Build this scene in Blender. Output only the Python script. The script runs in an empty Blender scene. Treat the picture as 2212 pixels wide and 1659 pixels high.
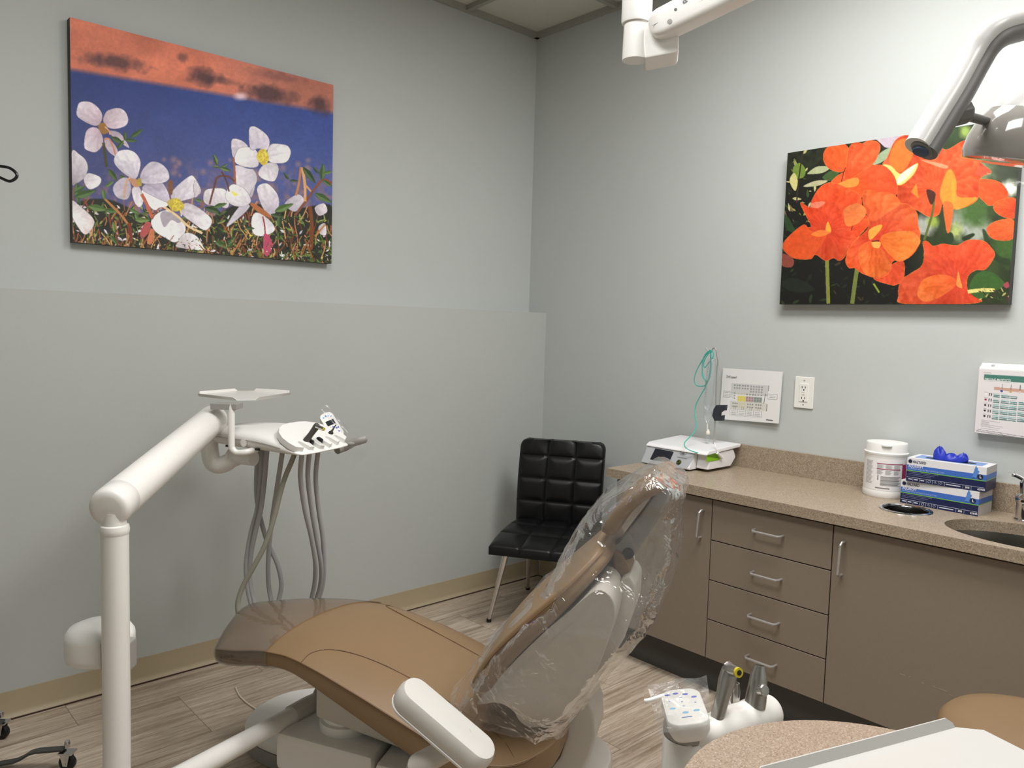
import bpy, bmesh, math, random
import numpy as np
from mathutils import Vector, Matrix, noise
C = bpy.context.scene.collection
rnd = random.Random(7)
# ------------------------------------------------------------------ camera model (room: corner at 0,0; left wall y=0, right wall x=0)
IW, IH = 2212, 1659
YAW, PITCH, ROLL, FPX = 0.742781157, 0.0748745401, 0.0283532887, 1676.57928
CAM = Vector((-2.8643476, -3.0030000, 1.3153885))
def _cam_axes():
    cy, sy = math.cos(YAW), math.sin(YAW)
    f = Vector((sy*math.cos(PITCH), cy*math.cos(PITCH), -math.sin(PITCH)))
    r = Vector((cy, -sy, 0)); u = r.cross(f)
    return r*math.cos(ROLL)+u*math.sin(ROLL), -r*math.sin(ROLL)+u*math.cos(ROLL), f
CR, CU, CF = _cam_axes()
RH = Vector((math.cos(YAW), -math.sin(YAW), 0)); FH = Vector((math.sin(YAW), math.cos(YAW), 0)); Z = Vector((0,0,1))
def ray(x, y): return CF + CR*((x-IW/2)/FPX) - CU*((y-IH/2)/FPX)
def onax(x, y, ax, v):
    d = ray(x, y); return CAM + d*((v-CAM[ax])/d[ax])
def atx(x, y, v): return onax(x, y, 0, v)
def aty(x, y, v): return onax(x, y, 1, v)
def atz(x, y, v): return onax(x, y, 2, v)
def dp(x, y, d): return CAM + ray(x, y)*d
def onplane(x, y, p, n):
    d = ray(x, y); return CAM + d*((p-CAM).dot(n)/d.dot(n))
def proj(P):
    d = Vector(P)-CAM; z = d.dot(CF); return IW/2+FPX*d.dot(CR)/z, IH/2-FPX*d.dot(CU)/z
def depth(P): return (Vector(P)-CAM).dot(CF)
def zon(x, y, py):
    lo, hi = 0.0, 3.0
    for _ in range(40):
        m = (lo+hi)/2
        if proj((x, y, m))[1] > py: lo = m
        else: hi = m
    return lo
# ------------------------------------------------------------------ materials
def s2l(c):
    c = c/255.0
    return c/12.92 if c <= 0.04045 else ((c+0.055)/1.055)**2.4
def rgb(r, g, b): return (s2l(r), s2l(g), s2l(b), 1)
MATS = {}
def M(name, col, rough=0.5, metal=0.0, spec=0.5, coat=0.0, var=0.0, vscale=20, bump=0.0, bscale=200, trans=0.0, ior=1.45, alpha=1.0):
    if name in MATS: return MATS[name]
    m = bpy.data.materials.new(name); m.use_nodes = True
    nt = m.node_tree; b = nt.nodes['Principled BSDF']
    b.inputs['Roughness'].default_value = rough; b.inputs['Metallic'].default_value = metal
    b.inputs['Specular IOR Level'].default_value = spec; b.inputs['Coat Weight'].default_value = coat
    b.inputs['Transmission Weight'].default_value = trans; b.inputs['IOR'].default_value = ior
    tc = nt.nodes.new('ShaderNodeTexCoord'); n = nt.nodes.new('ShaderNodeTexNoise')
    n.inputs['Scale'].default_value = vscale; n.inputs['Detail'].default_value = 5
    nt.links.new(tc.outputs['Object'], n.inputs['Vector'])
    mix = nt.nodes.new('ShaderNodeMix'); mix.data_type = 'RGBA'
    k = var
    mix.inputs[6].default_value = tuple(max(0, c*(1-k)) for c in col[:3])+(1,)
    mix.inputs[7].default_value = tuple(min(1, c*(1+k)) for c in col[:3])+(1,)
    nt.links.new(n.outputs['Fac'], mix.inputs[0]); nt.links.new(mix.outputs[2], b.inputs['Base Color'])
    if bump:
        n2 = nt.nodes.new('ShaderNodeTexNoise'); n2.inputs['Scale'].default_value = bscale; n2.inputs['Detail'].default_value = 4
        nt.links.new(tc.outputs['Object'], n2.inputs['Vector'])
        bp = nt.nodes.new('ShaderNodeBump'); bp.inputs['Strength'].default_value = bump; bp.inputs['Distance'].default_value = 0.002
        nt.links.new(n2.outputs['Fac'], bp.inputs['Height']); nt.links.new(bp.outputs['Normal'], b.inputs['Normal'])
    MATS[name] = m
    return m
def speckle(name, base, dark, light, scale, rough=0.35):
    m = bpy.data.materials.new(name); m.use_nodes = True; nt = m.node_tree; b = nt.nodes['Principled BSDF']
    b.inputs['Roughness'].default_value = rough
    tc = nt.nodes.new('ShaderNodeTexCoord')
    v = nt.nodes.new('ShaderNodeTexVoronoi'); v.inputs['Scale'].default_value = scale
    nt.links.new(tc.outputs['Object'], v.inputs['Vector'])
    sep = nt.nodes.new('ShaderNodeSeparateColor'); nt.links.new(v.outputs['Color'], sep.inputs[0])
    cr = nt.nodes.new('ShaderNodeValToRGB'); e = cr.color_ramp.elements
    e[0].position = 0.0; e[0].color = dark; e[1].position = 1.0; e[1].color = light
    a = cr.color_ramp.elements.new(0.3); a.color = base
    a = cr.color_ramp.elements.new(0.75); a.color = base
    nt.links.new(sep.outputs[0], cr.inputs[0]); nt.links.new(cr.outputs[0], b.inputs['Base Color'])
    return m
def film(name, tint=(0.93, 0.93, 0.93), refl=0.12, rough=0.06, bump=0.6, bscale=14, haze=0.08):
    m = bpy.data.materials.new(name); m.use_nodes = True; nt = m.node_tree
    for n in list(nt.nodes): nt.nodes.remove(n)
    out = nt.nodes.new('ShaderNodeOutputMaterial')
    tr = nt.nodes.new('ShaderNodeBsdfTransparent'); tr.inputs[0].default_value = (*tint, 1)
    gl = nt.nodes.new('ShaderNodeBsdfGlossy'); gl.inputs['Roughness'].default_value = rough; gl.inputs[0].default_value = (1, 1, 1, 1)
    df = nt.nodes.new('ShaderNodeBsdfDiffuse'); df.inputs[0].default_value = (0.85, 0.85, 0.85, 1)
    tc = nt.nodes.new('ShaderNodeTexCoord')
    n1 = nt.nodes.new('ShaderNodeTexNoise'); n1.inputs['Scale'].default_value = bscale; n1.inputs['Detail'].default_value = 3; n1.inputs['Distortion'].default_value = 1.2
    nt.links.new(tc.outputs['Object'], n1.inputs['Vector'])
    bp = nt.nodes.new('ShaderNodeBump'); bp.inputs['Strength'].default_value = bump; bp.inputs['Distance'].default_value = 0.02
    nt.links.new(n1.outputs['Fac'], bp.inputs['Height'])
    lw = nt.nodes.new('ShaderNodeLayerWeight'); lw.inputs['Blend'].default_value = 0.25
    nt.links.new(bp.outputs[0], gl.inputs['Normal']); nt.links.new(bp.outputs[0], lw.inputs['Normal'])
    mr = nt.nodes.new('ShaderNodeMapRange'); mr.inputs['To Min'].default_value = refl*0.5; mr.inputs['To Max'].default_value = min(1, refl*5)
    nt.links.new(lw.outputs['Fresnel'], mr.inputs[0])
    m1 = nt.nodes.new('ShaderNodeMixShader'); m1.inputs[0].default_value = haze
    nt.links.new(tr.outputs[0], m1.inputs[1]); nt.links.new(df.outputs[0], m1.inputs[2])
    m2 = nt.nodes.new('ShaderNodeMixShader'); nt.links.new(mr.outputs[0], m2.inputs[0])
    nt.links.new(m1.outputs[0], m2.inputs[1]); nt.links.new(gl.outputs[0], m2.inputs[2])
    nt.links.new(m2.outputs[0], out.inputs[0])
    return m
# ------------------------------------------------------------------ object helpers
def basis_of(o):
    m = o.matrix_basis.copy(); p = o.parent
    while p: m = p.matrix_basis @ m; p = p.parent
    return m
def thing(name, label, cat, loc=(0, 0, 0), rz=0, group=None):
    o = bpy.data.objects.new(name, None); C.objects.link(o); o.empty_display_size = 0.05
    o.location = loc; o.rotation_euler = (0, 0, rz); o['label'] = label; o['category'] = cat
    if group: o['group'] = group
    return o
def tag(o, label, cat, group=None):
    o['label'] = label; o['category'] = cat
    if group: o['group'] = group
    return o
def struct(o): o['kind'] = 'structure'; return o
def smooth(me, ang=35):
    if ang is None: return
    for p in me.polygons: p.use_smooth = True
    me.set_sharp_from_angle(angle=math.radians(ang))
def link(name, me, mats, parent=None, local=False, ang=35, recenter=True, label=None):
    o = bpy.data.objects.new(name, me)
    for m in (mats if isinstance(mats, (list, tuple)) else [mats]): me.materials.append(m)
    C.objects.link(o)
    if parent:
        if not local: me.transform(basis_of(parent).inverted())
        o.parent = parent
    elif recenter and len(me.vertices):
        co = np.empty(len(me.vertices)*3, 'f'); me.vertices.foreach_get('co', co); co = co.reshape(-1, 3)
        a, b = co.min(0), co.max(0); c = Vector(((a[0]+b[0])/2, (a[1]+b[1])/2, a[2])); c = Vector([float(v) for v in c])
        me.transform(Matrix.Translation(-c)); o.location = c
    smooth(me, ang)
    if label: o['label'] = label
    return o
def pd(name, V, F, mats, parent=None, local=False, ang=35, mi=None, label=None, bevel=0, segs=2, sub=0, fixn=True):
    me = bpy.data.meshes.new(name); me.from_pydata([tuple(v) for v in V], [], F); me.update()
    if mi: 
        for p, k in zip(me.polygons, mi): p.material_index = k
    if fixn or bevel:
        bm = bmesh.new(); bm.from_mesh(me)
        if fixn: bmesh.ops.recalc_face_normals(bm, faces=bm.faces)
        if bevel:
            es = [e for e in bm.edges if len(e.link_faces) == 2 and e.calc_face_angle(0) > 0.5]
            bmesh.ops.bevel(bm, geom=es, offset=bevel, segments=segs, profile=0.5, affect='EDGES', clamp_overlap=True)
        bm.to_mesh(me); bm.free()
    o = link(name, me, mats, parent, local, ang, label=label)
    if bevel:
        w_ = o.modifiers.new('w', 'WEIGHTED_NORMAL'); w_.keep_sharp = True; w_.weight = 80
    if sub:
        s = o.modifiers.new('s', 'SUBSURF'); s.levels = s.render_levels = sub
    return o
class MB:
    def __init__(s): s.V = []; s.F = []; s.mi = []
    def add(s, V, F, mi=0):
        k = len(s.V); s.V += [Vector(v) for v in V]; s.F += [tuple(i+k for i in f) for f in F]; s.mi += [mi]*len(F); return s
    def box(s, a, b, mi=0):
        x0, y0, z0 = a; x1, y1, z1 = b
        return s.add([(x0,y0,z0),(x1,y0,z0),(x1,y1,z0),(x0,y1,z0),(x0,y0,z1),(x1,y0,z1),(x1,y1,z1),(x0,y1,z1)],
            [(0,3,2,1),(4,5,6,7),(0,1,5,4),(1,2,6,5),(2,3,7,6),(3,0,4,7)], mi)
    def obox(s, c, ax, ay, az, hx, hy, hz, mi=0):
        c = Vector(c); P = []
        for k in (-1, 1):
            for i, j in ((-1,-1),(1,-1),(1,1),(-1,1)): P.append(c+ax*hx*i+ay*hy*j+az*hz*k)
        return s.add(P, [(0,3,2,1),(4,5,6,7),(0,1,5,4),(1,2,6,5),(2,3,7,6),(3,0,4,7)], mi)
    def loft(s, rings, cap=True, closed=True, mi=0):
        n = len(rings[0]); V = [p for r in rings for p in r]; F = []
        for i in range(len(rings)-1):
            for j in range(n if closed else n-1):
                k = (j+1) % n; F.append((i*n+j, i*n+k, (i+1)*n+k, (i+1)*n+j))
        if cap: F.append(tuple(range(n-1, -1, -1))); F.append(tuple((len(rings)-1)*n+j for j in range(n)))
        return s.add(V, F, mi)
    def tube(s, pts, r, n=12, cap=True, mi=0, end=True):
        pts = [Vector(p) for p in pts]; R = r if isinstance(r, (list, tuple)) else [r]*len(pts)
        T = []
        for i in range(len(pts)):
            a = pts[max(0, i-1)]; b = pts[min(len(pts)-1, i+1)]; T.append((b-a).normalized())
        up = Z if abs(T[0].z) < 0.9 else Vector((1, 0, 0)); nrm = (up-T[0]*up.dot(T[0])).normalized(); rings = []
        for i, p in enumerate(pts):
            nrm = (nrm-T[i]*nrm.dot(T[i])).normalized(); bn = T[i].cross(nrm)
            rings.append([p+(nrm*math.cos(2*math.pi*k/n)+bn*math.sin(2*math.pi*k/n))*R[i] for k in range(n)])
        return s.loft(rings, cap, True, mi)
    def lathe(s, c, axis, prof, n=24, mi=0, cap=True, sx=1, sy=1, ref=None):
        axis = Vector(axis).normalized(); up = ref or (Z if abs(axis.z) < 0.9 else Vector((1, 0, 0)))
        a = (up-axis*up.dot(axis)).normalized(); b = axis.cross(a); c = Vector(c)
        return s.loft([[c+axis*h+a*(math.cos(2*math.pi*k/n)*r*sx)+b*(math.sin(2*math.pi*k/n)*r*sy) for k in range(n)] for r, h in prof], cap, True, mi)
    def prism(s, poly, e, mi=0):
        n = len(poly); e = Vector(e); P = [Vector(p) for p in poly]
        return s.add(P+[p+e for p in P], [tuple(range(n-1, -1, -1)), tuple(range(n, 2*n))]+[(i, (i+1) % n, (i+1) % n+n, i+n) for i in range(n)], mi)
    def build(s, name, mats, parent=None, **k):
        return pd(name, s.V, s.F, mats, parent, mi=s.mi if isinstance(mats, (list, tuple)) else None, **k)
def cr(pts, n=6, closed=False):
    P = [Vector(p) for p in pts]; out = []; N = len(P); rng = N if closed else N-1
    for i in range(rng):
        p0 = P[(i-1) % N] if closed or i > 0 else P[0]; p1 = P[i]; p2 = P[(i+1) % N]
        p3 = P[(i+2) % N] if closed or i+2 < N else P[-1]
        for k in range(n):
            t = k/n; out.append(0.5*((2*p1)+(p2-p0)*t+(2*p0-5*p1+4*p2-p3)*t*t+(3*p1-p0-3*p2+p3)*t**3))
    if not closed: out.append(P[-1])
    return out
def text(body, o, right, up, size, mat, parent, name='lettering', fit=None, bold=0.0, local_align='LEFT'):
    cu = bpy.data.curves.new('t', 'FONT'); cu.body = body; cu.size = 1; cu.align_x = local_align; cu.offset = bold; cu.resolution_u = 3
    t = bpy.data.objects.new('t', cu); C.objects.link(t)
    dg = bpy.context.evaluated_depsgraph_get(); me = bpy.data.meshes.new_from_object(t.evaluated_get(dg))
    bpy.data.objects.remove(t); bpy.data.curves.remove(cu)
    right = Vector(right).normalized(); up = (Vector(up)-right*right.dot(Vector(up))).normalized(); nn = right.cross(up)
    sx = sy = size
    if fit and len(me.vertices):
        w = max(v.co.x for v in me.vertices)-min(v.co.x for v in me.vertices); sx = fit/max(w, 1e-6)
    m = Matrix((( right.x*sx, up.x*sy, nn.x, o[0]), (right.y*sx, up.y*sy, nn.y, o[1]), (right.z*sx, up.z*sy, nn.z, o[2]), (0, 0, 0, 1)))
    me.transform(m); me.materials.clear()
    return link(name, me, mat, parent, ang=None)
def rrect(w, h, r, n=5):
    out = []
    for cx, cy, a0 in ((w/2-r, h/2-r, 0), (-w/2+r, h/2-r, 90), (-w/2+r, -h/2+r, 180), (w/2-r, -h/2+r, 270)):
        for k in range(n+1):
            a = math.radians(a0+90*k/n); out.append((cx+r*math.cos(a), cy+r*math.sin(a)))
    return out

# ------------------------------------------------------------------ palette
white = M('white_plastic', rgb(232, 230, 226), 0.32, var=0.03, vscale=6)
white_metal = M('white_painted_metal', rgb(230, 227, 222), 0.28, coat=0.2, var=0.03, vscale=6)
greyp = M('grey_plastic', rgb(150, 147, 142), 0.4, var=0.04, vscale=8)
shellm = M('warm_grey_plastic', rgb(196, 191, 182), 0.42, var=0.04, vscale=8)
dark = M('dark_plastic', rgb(40, 40, 42), 0.5, var=0.1)
black = M('black_plastic', rgb(20, 20, 22), 0.45, var=0.1)
chrome = M('chrome', rgb(205, 205, 205), 0.12, metal=1.0, var=0.03)
steel = M('brushed_steel', rgb(196, 194, 190), 0.36, metal=0.75, var=0.06, vscale=60)
tan = M('tan_vinyl', rgb(134, 109, 80), 0.42, spec=0.45, var=0.05, vscale=9, bump=0.12, bscale=350)
tan_dark = M('tan_vinyl_seam', rgb(104, 74, 44), 0.5, var=0.08)
hosem = M('grey_hose', rgb(168, 166, 166), 0.45, var=0.05)
hosem2 = M('green_grey_hose', rgb(142, 140, 126), 0.45, var=0.05)
ink = M('black_ink', rgb(30, 30, 32), 0.6)
whiteink = M('white_ink', rgb(235, 235, 235), 0.6)
paper = M('white_paper', rgb(232, 230, 228), 0.55, var=0.015)
# ------------------------------------------------------------------ the room
HC = 2.805; XW = -4.5; YW = -4.7; HWD = 0.131; HWZ = 1.387
wallm = M('painted_wall', rgb(189, 193, 190), 0.62, spec=0.35, var=0.03, vscale=3, bump=0.12, bscale=90)
def wall(name, a, b): return struct(MB().box(a, b).build(name, wallm))
wall('wall_left', (XW, 0, 0), (0.12, 0.12, HC))
wall('wall_right', (0, YW, 0), (0.12, 0, HC))
wall('wall_back', (XW, YW-0.12, 0), (0.12, YW, HC))
wall('wall_entry', (XW-0.12, YW-0.12, 0), (XW, 0.12, HC))
lowm = M('darker_lower_wall', rgb(181, 184, 180), 0.55, spec=0.35, var=0.03, vscale=3, bump=0.12, bscale=90)  # half wall toned slightly darker than the wall above it
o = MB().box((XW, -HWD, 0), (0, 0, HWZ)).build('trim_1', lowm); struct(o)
# floor: planks with long wavy veins, end joints every 0.61 m
fm = bpy.data.materials.new('vinyl_plank_floor'); fm.use_nodes = True; nt = fm.node_tree; b = nt.nodes['Principled BSDF']
tc = nt.nodes.new('ShaderNodeTexCoord')
def N(t, **k):
    n = nt.nodes.new(t)
    for a, v in k.items(): n.inputs[a].default_value = v
    return n
mp = N('ShaderNodeMapping'); mp.inputs['Scale'].default_value = (1.0, 22, 1); nt.links.new(tc.outputs['Object'], mp.inputs['Vector'])
brk = nt.nodes.new('ShaderNodeTexBrick'); brk.offset = 0.5
for k, v in (('Scale', 1.0), ('Brick Width', 0.62), ('Row Height', 0.302), ('Mortar Size', 0.0010), ('Mortar Smooth', 0.0)): brk.inputs[k].default_value = v
brk.inputs['Color1'].default_value = (0.0, 0.0, 0.0, 1); brk.inputs['Color2'].default_value = (1, 1, 1, 1); brk.inputs['Mortar'].default_value = (0.5, 0.5, 0.5, 1)
mpb = N('ShaderNodeMapping'); mpb.inputs['Location'].default_value = (0.385, 0.02, 0); nt.links.new(tc.outputs['Object'], mpb.inputs['Vector']); nt.links.new(mpb.outputs[0], brk.inputs['Vector'])
off = nt.nodes.new('ShaderNodeVectorMath'); off.operation = 'MULTIPLY_ADD'; off.inputs[1].default_value = (7, 13, 3)
nt.links.new(brk.outputs['Color'], off.inputs[0]); nt.links.new(mp.outputs[0], off.inputs[2])
n1 = N('ShaderNodeTexNoise', Scale=1.6, Detail=7.0, Roughness=0.62, Distortion=0.25); nt.links.new(off.outputs[0], n1.inputs['Vector'])
n2 = N('ShaderNodeTexNoise', Scale=5.5, Detail=5.0, Roughness=0.7, Distortion=0.6); nt.links.new(off.outputs[0], n2.inputs['Vector'])
r1 = nt.nodes.new('ShaderNodeValToRGB'); e = r1.color_ramp.elements
e[0].position = 0.30; e[0].color = rgb(136, 118, 100); e[1].position = 0.68; e[1].color = rgb(206, 193, 176)
a_ = e.new(0.48); a_.color = rgb(184, 169, 151)
nt.links.new(n1.outputs['Fac'], r1.inputs[0])
r2 = nt.nodes.new('ShaderNodeValToRGB'); e = r2.color_ramp.elements
e[0].position = 0.46; e[0].color = (1, 1, 1, 1); e[1].position = 0.62; e[1].color = (1, 1, 1, 1)
a_ = e.new(0.52); a_.color = (0.72, 0.67, 0.62, 1)
nt.links.new(n2.outputs['Fac'], r2.inputs[0])
mx = nt.nodes.new('ShaderNodeMix'); mx.data_type = 'RGBA'; mx.blend_type = 'MULTIPLY'; mx.inputs[0].default_value = 1
nt.links.new(r1.outputs[0], mx.inputs[6]); nt.links.new(r2.outputs[0], mx.inputs[7])
mj = nt.nodes.new('ShaderNodeMix'); mj.data_type = 'RGBA'; mj.inputs[7].default_value = rgb(118, 102, 87)
nt.links.new(brk.outputs['Fac'], mj.inputs[0]); nt.links.new(mx.outputs[2], mj.inputs[6])
nt.links.new(mj.outputs[2], b.inputs['Base Color']); b.inputs['Roughness'].default_value = 0.42
o = pd('floor', [(XW, YW, 0), (0, YW, 0), (0, 0, 0), (XW, 0, 0)], [(0, 1, 2, 3)], fm, fixn=False); struct(o)
o.data.transform(Matrix.Translation(o.location)); o.location = (0, 0, 0)
# ceiling with lay-in tiles and grid
tilem = M('ceiling_tile', rgb(205, 201, 190), 0.9, var=0.04, vscale=60, bump=0.5, bscale=150)
gridm = M('ceiling_grid_metal', rgb(158, 155, 146), 0.5, var=0.03)
mb = MB(); mb.box((XW, YW, HC+0.02), (0.12, 0.12, HC+0.06)); struct(mb.build('ceiling', tilem))
mb = MB(); x0 = -0.477
xs = [x0-0.61*k for k in range(7)]; ys = [-0.549-1.22*k for k in range(4)]
for x in xs: mb.box((x-0.012, YW, HC-0.004), (x+0.012, 0, HC+0.02))
for y in ys: mb.box((XW, y-0.012, HC-0.004), (0, y+0.012, HC+0.02))
mb.box((XW, -0.024, HC-0.006), (0, 0, HC+0.02)); mb.box((-0.024, YW, HC-0.006), (0, 0, HC+0.02))
struct(mb.build('trim_2', gridm))
# baseboards: cove strip with a flared foot
basem = M('cove_base', rgb(172, 157, 129), 0.5, var=0.05, vscale=5)
gapm = M('floor_gap', rgb(60, 42, 34), 0.8)
prof = [(0, 0.09), (0.003, 0.09), (0.0035, 0.022), (0.006, 0.012), (0.014, 0.004), (0.014, 0.0), (0, 0.0)]
mb = MB(); mb.loft([[(x, -HWD-d, z) for d, z in prof] for x in (XW, -0.001)]); struct(mb.build('baseboard_left', basem))
mb = MB(); mb.loft([[(-d, y, z) for d, z in prof] for y in (-HWD-0.014, -1.04)]); struct(mb.build('baseboard_right', basem))
mb = MB(); mb.box((XW, -HWD-0.020, 0), (0, -HWD-0.0135, 0.003)); mb.box((-0.020, -1.04, 0), (-0.0135, -HWD, 0.003)); struct(mb.build('trim_3', gapm))
# ------------------------------------------------------------------ cabinets along the right wall
CZ = 0.762; CX = -0.512; FX = -0.487
cabm = M('taupe_laminate', rgb(133, 121, 106), 0.48, var=0.05, vscale=120, bump=0.05, bscale=300)
kickm = M('dark_grey_toe_kick', rgb(70, 68, 66), 0.55, var=0.04)
lam = speckle('speckled_laminate', rgb(154, 138, 118), rgb(116, 99, 80), rgb(182, 168, 150), 420)
def hbar(name, p0, p1, out, parent, r=0.0042):
    p0, p1 = Vector(p0), Vector(p1); d = (p1-p0).normalized(); o_ = Vector(out)
    pts = [p0, p0+o_*0.7, p0+o_+d*0.006, p1+o_-d*0.006, p1+o_*0.7, p1]
    return MB().tube(pts, r, 10).build(name, steel, parent)
ZT, ZB = 0.720, 0.140
def cabinet(label, y0, y1, rows, kind):
    t = thing('base_cabinet', label, 'cabinet', (-0.25, (y0+y1)/2, 0), 0, 'base cabinets under the counter')
    MB().box((FX+0.02, y1, ZB), (-0.002, y0, ZT+0.006 if y1 > -2.5 else 0.57)).build('body', cabm, t)
    MB().box((-0.430, y1, 0.0), (-0.41, y0 if y0 < -1.2 else y0-0.04, ZB)).build('toe_kick', kickm, t)
    for za, zb in rows:
        if kind == 'drawer':
            d = MB().box((FX, y1+0.0018, zb+0.0018), (FX+0.0195, y0-0.0018, za-0.0018)).build('drawer', cabm, t, bevel=0.0008, segs=1)
        else:
            d = MB().box((FX, y1+0.0018, zb+0.0018), (FX+0.0195, y0-0.0018, za-0.0018)).build('door', cabm, t, bevel=0.0008, segs=1)
        yield d, t
OUT = (-0.030, 0, 0)
for d, t in cabinet('taupe cabinet with one tall door at the left end of the counter', -1.045, -1.4865, [(ZT, ZB)], 'door'):
    hbar('handle', atx(1521, 1101, FX-0.0), atx(1514, 1160, FX), OUT, d)
MB().box((-0.462, -1.0462, 0.0), (-0.001, -1.0448, ZT)).build('end_panel', cabm, t)
MB().box((-0.4345, -1.13, 0.085), (-0.4295, -1.092, 0.105)).build('clip', black, t, label='small black clip on the toe kick')
hp = [((1632, 1142), (1692, 1159)), ((1628, 1234), (1688, 1252)), ((1622, 1326), (1683, 1346)), ((1617, 1414), (1677, 1437))]
for k, (d, t) in enumerate(cabinet('taupe cabinet of four stacked drawers, middle of the counter', -1.4865, -1.9265, [(ZT, .573), (.573, .428), (.428, .284), (.284, ZB)], 'drawer')):
    a, b_ = hp[k]; z = (atx(*a, FX).z+atx(*b_, FX).z)/2; pa, pb = atx(*a, FX), atx(*b_, FX); pa.z = pb.z = z
    hbar('handle', pa, pb, OUT, d)
for d, t in cabinet('wide taupe cabinet door below the sink, scuffed near its bottom', -1.9265, -2.95, [(ZT, ZB)], 'door'):
    hbar('handle', atx(1825, 1170, FX), atx(1818, 1241, FX), OUT, d)
    scf = M('scuff_mark', rgb(165, 155, 140), 0.8)
    for (x, y), (x2, y2) in (((1962, 1463), (1966, 1461)), ((1990, 1473), (1996, 1477)), ((2015, 1482), (2024, 1486)), ((2026, 1486), (2046, 1494)), ((2050, 1500), (2058, 1503)), ((2082, 1520), (2096, 1527)), ((2088, 1519), (2100, 1523)), ((1944, 1455), (1955, 1459))):
        p, q = atx(x, y, FX-0.0004), atx(x2, y2, FX-0.0004); w = Vector((0, 0, 0.0009)); MB().add([p-w, q-w, q+w, p+w], [(0, 1, 2, 3)]).build('scuff', scf, d, fixn=False)
# countertop with two cut-outs
def cutobj(c, rx, ry, h=0.3):
    mb = MB(); mb.loft([[(c[0]+rx*math.cos(2*math.pi*k/64), c[1]+ry*math.sin(2*math.pi*k/64), c[2]+z) for k in range(64)] for z in (-h/2, h/2)]); return mb.build('cut', lam)
hole_c = Vector((-0.262, -2.055, CZ)); sink_c = Vector((-0.315, -2.425, CZ)); SRX, SRY = 0.158, 0.232
top = MB().box((CX, -2.98, CZ-0.034), (-0.001, -1.012, CZ)).build('countertop', lam)
cuts = [cutobj(hole_c, 0.070, 0.070), cutobj(sink_c, SRX, SRY)]
for c in cuts:
    m_ = top.modifiers.new('b', 'BOOLEAN'); m_.object = c; m_.operation = 'DIFFERENCE'; m_.solver = 'EXACT'
bpy.context.view_layer.update(); dg = bpy.context.evaluated_depsgraph_get()
me = bpy.data.meshes.new_from_object(top.evaluated_get(dg)); old = top.data; top.modifiers.clear(); top.data = me; bpy.data.meshes.remove(old); smooth(me, 30)
for c in cuts: bpy.data.objects.remove(c)
tag(top, 'speckled tan laminate countertop along the right wall', 'countertop')
o = MB().box((-0.021, -2.98, CZ), (-0.001, -0.998, CZ+0.093)).build('backsplash', lam)
tag(o, 'speckled tan upright strip along the wall behind the counter', 'backsplash')
t = thing('waste_chute', 'round steel waste opening set in the counter before the glove boxes', 'waste chute', hole_c)
MB().lathe(hole_c, Z, [(0.0655, -0.03), (0.067, 0.001), (0.071, 0.004), (0.078, 0.003), (0.079, 0.0003), (0.0705, 0.0003), (0.0655, -0.002)], 48, cap=False).build('rim', chrome, t)
MB().lathe(hole_c, Z, [(0.066, -0.002), (0.064, -0.06), (0.06, -0.12), (0.001, -0.12)], 48, cap=False).build('liner', M('dark_liner_steel', rgb(96, 94, 90), .3, metal=1.0), t)
t = thing('sink', 'oval steel sink set into the counter at the right edge', 'sink', (sink_c.x, sink_c.y, CZ-0.17))
mb = MB()
mb.lathe(sink_c, Z, [(1.05, -0.0345), (1.0, -0.0345), (0.97, -0.06), (0.93, -0.12), (0.8, -0.155), (0.3, -0.165), (0.001, -0.166)], 64, cap=False, ref=Vector((1, 0, 0)), sx=SRX, sy=SRY)
sinkm = M('dark_brushed_steel', rgb(120, 117, 112), .30, metal=1.0, var=.06, vscale=40)
mb.build('basin', sinkm, t)
MB().lathe(sink_c+Vector((0, 0, -0.1645)), Z, [(0.04, 0), (0.04, 0.003), (0.02, 0.002)], 24).build('drain', chrome, t)
fc = Vector((-0.105, -2.345, CZ))
t = thing('faucet', 'chrome faucet with small lever beside the glove boxes, cut by the frame', 'faucet', fc)
MB().lathe(fc, Z, [(0.030, 0), (0.030, 0.005), (0.026, 0.008), (0.026, 0.055), (0.028, 0.058), (0.030, 0.062), (0.029, 0.075), (0.022, 0.082), (0.018, 0.085), (0.019, 0.10), (0.021, 0.118), (0.014, 0.128), (0.001, 0.13)], 28).build('body', chrome, t)
MB().tube(cr([fc+Vector((0, 0, 0.118)), fc+Vector((0.012, 0.02, 0.128)), fc+Vector((0.02, 0.045, 0.135))]), [0.006]*12+[0.008], 10).build('lever', chrome, t)
MB().tube(cr([fc+Vector((0, 0, 0.04)), fc+Vector((-0.06, -0.025, 0.055)), fc+Vector((-0.12, -0.05, 0.045)), fc+Vector((-0.135, -0.056, 0.02))]), 0.013, 14).build('spout', chrome, t)
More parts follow.
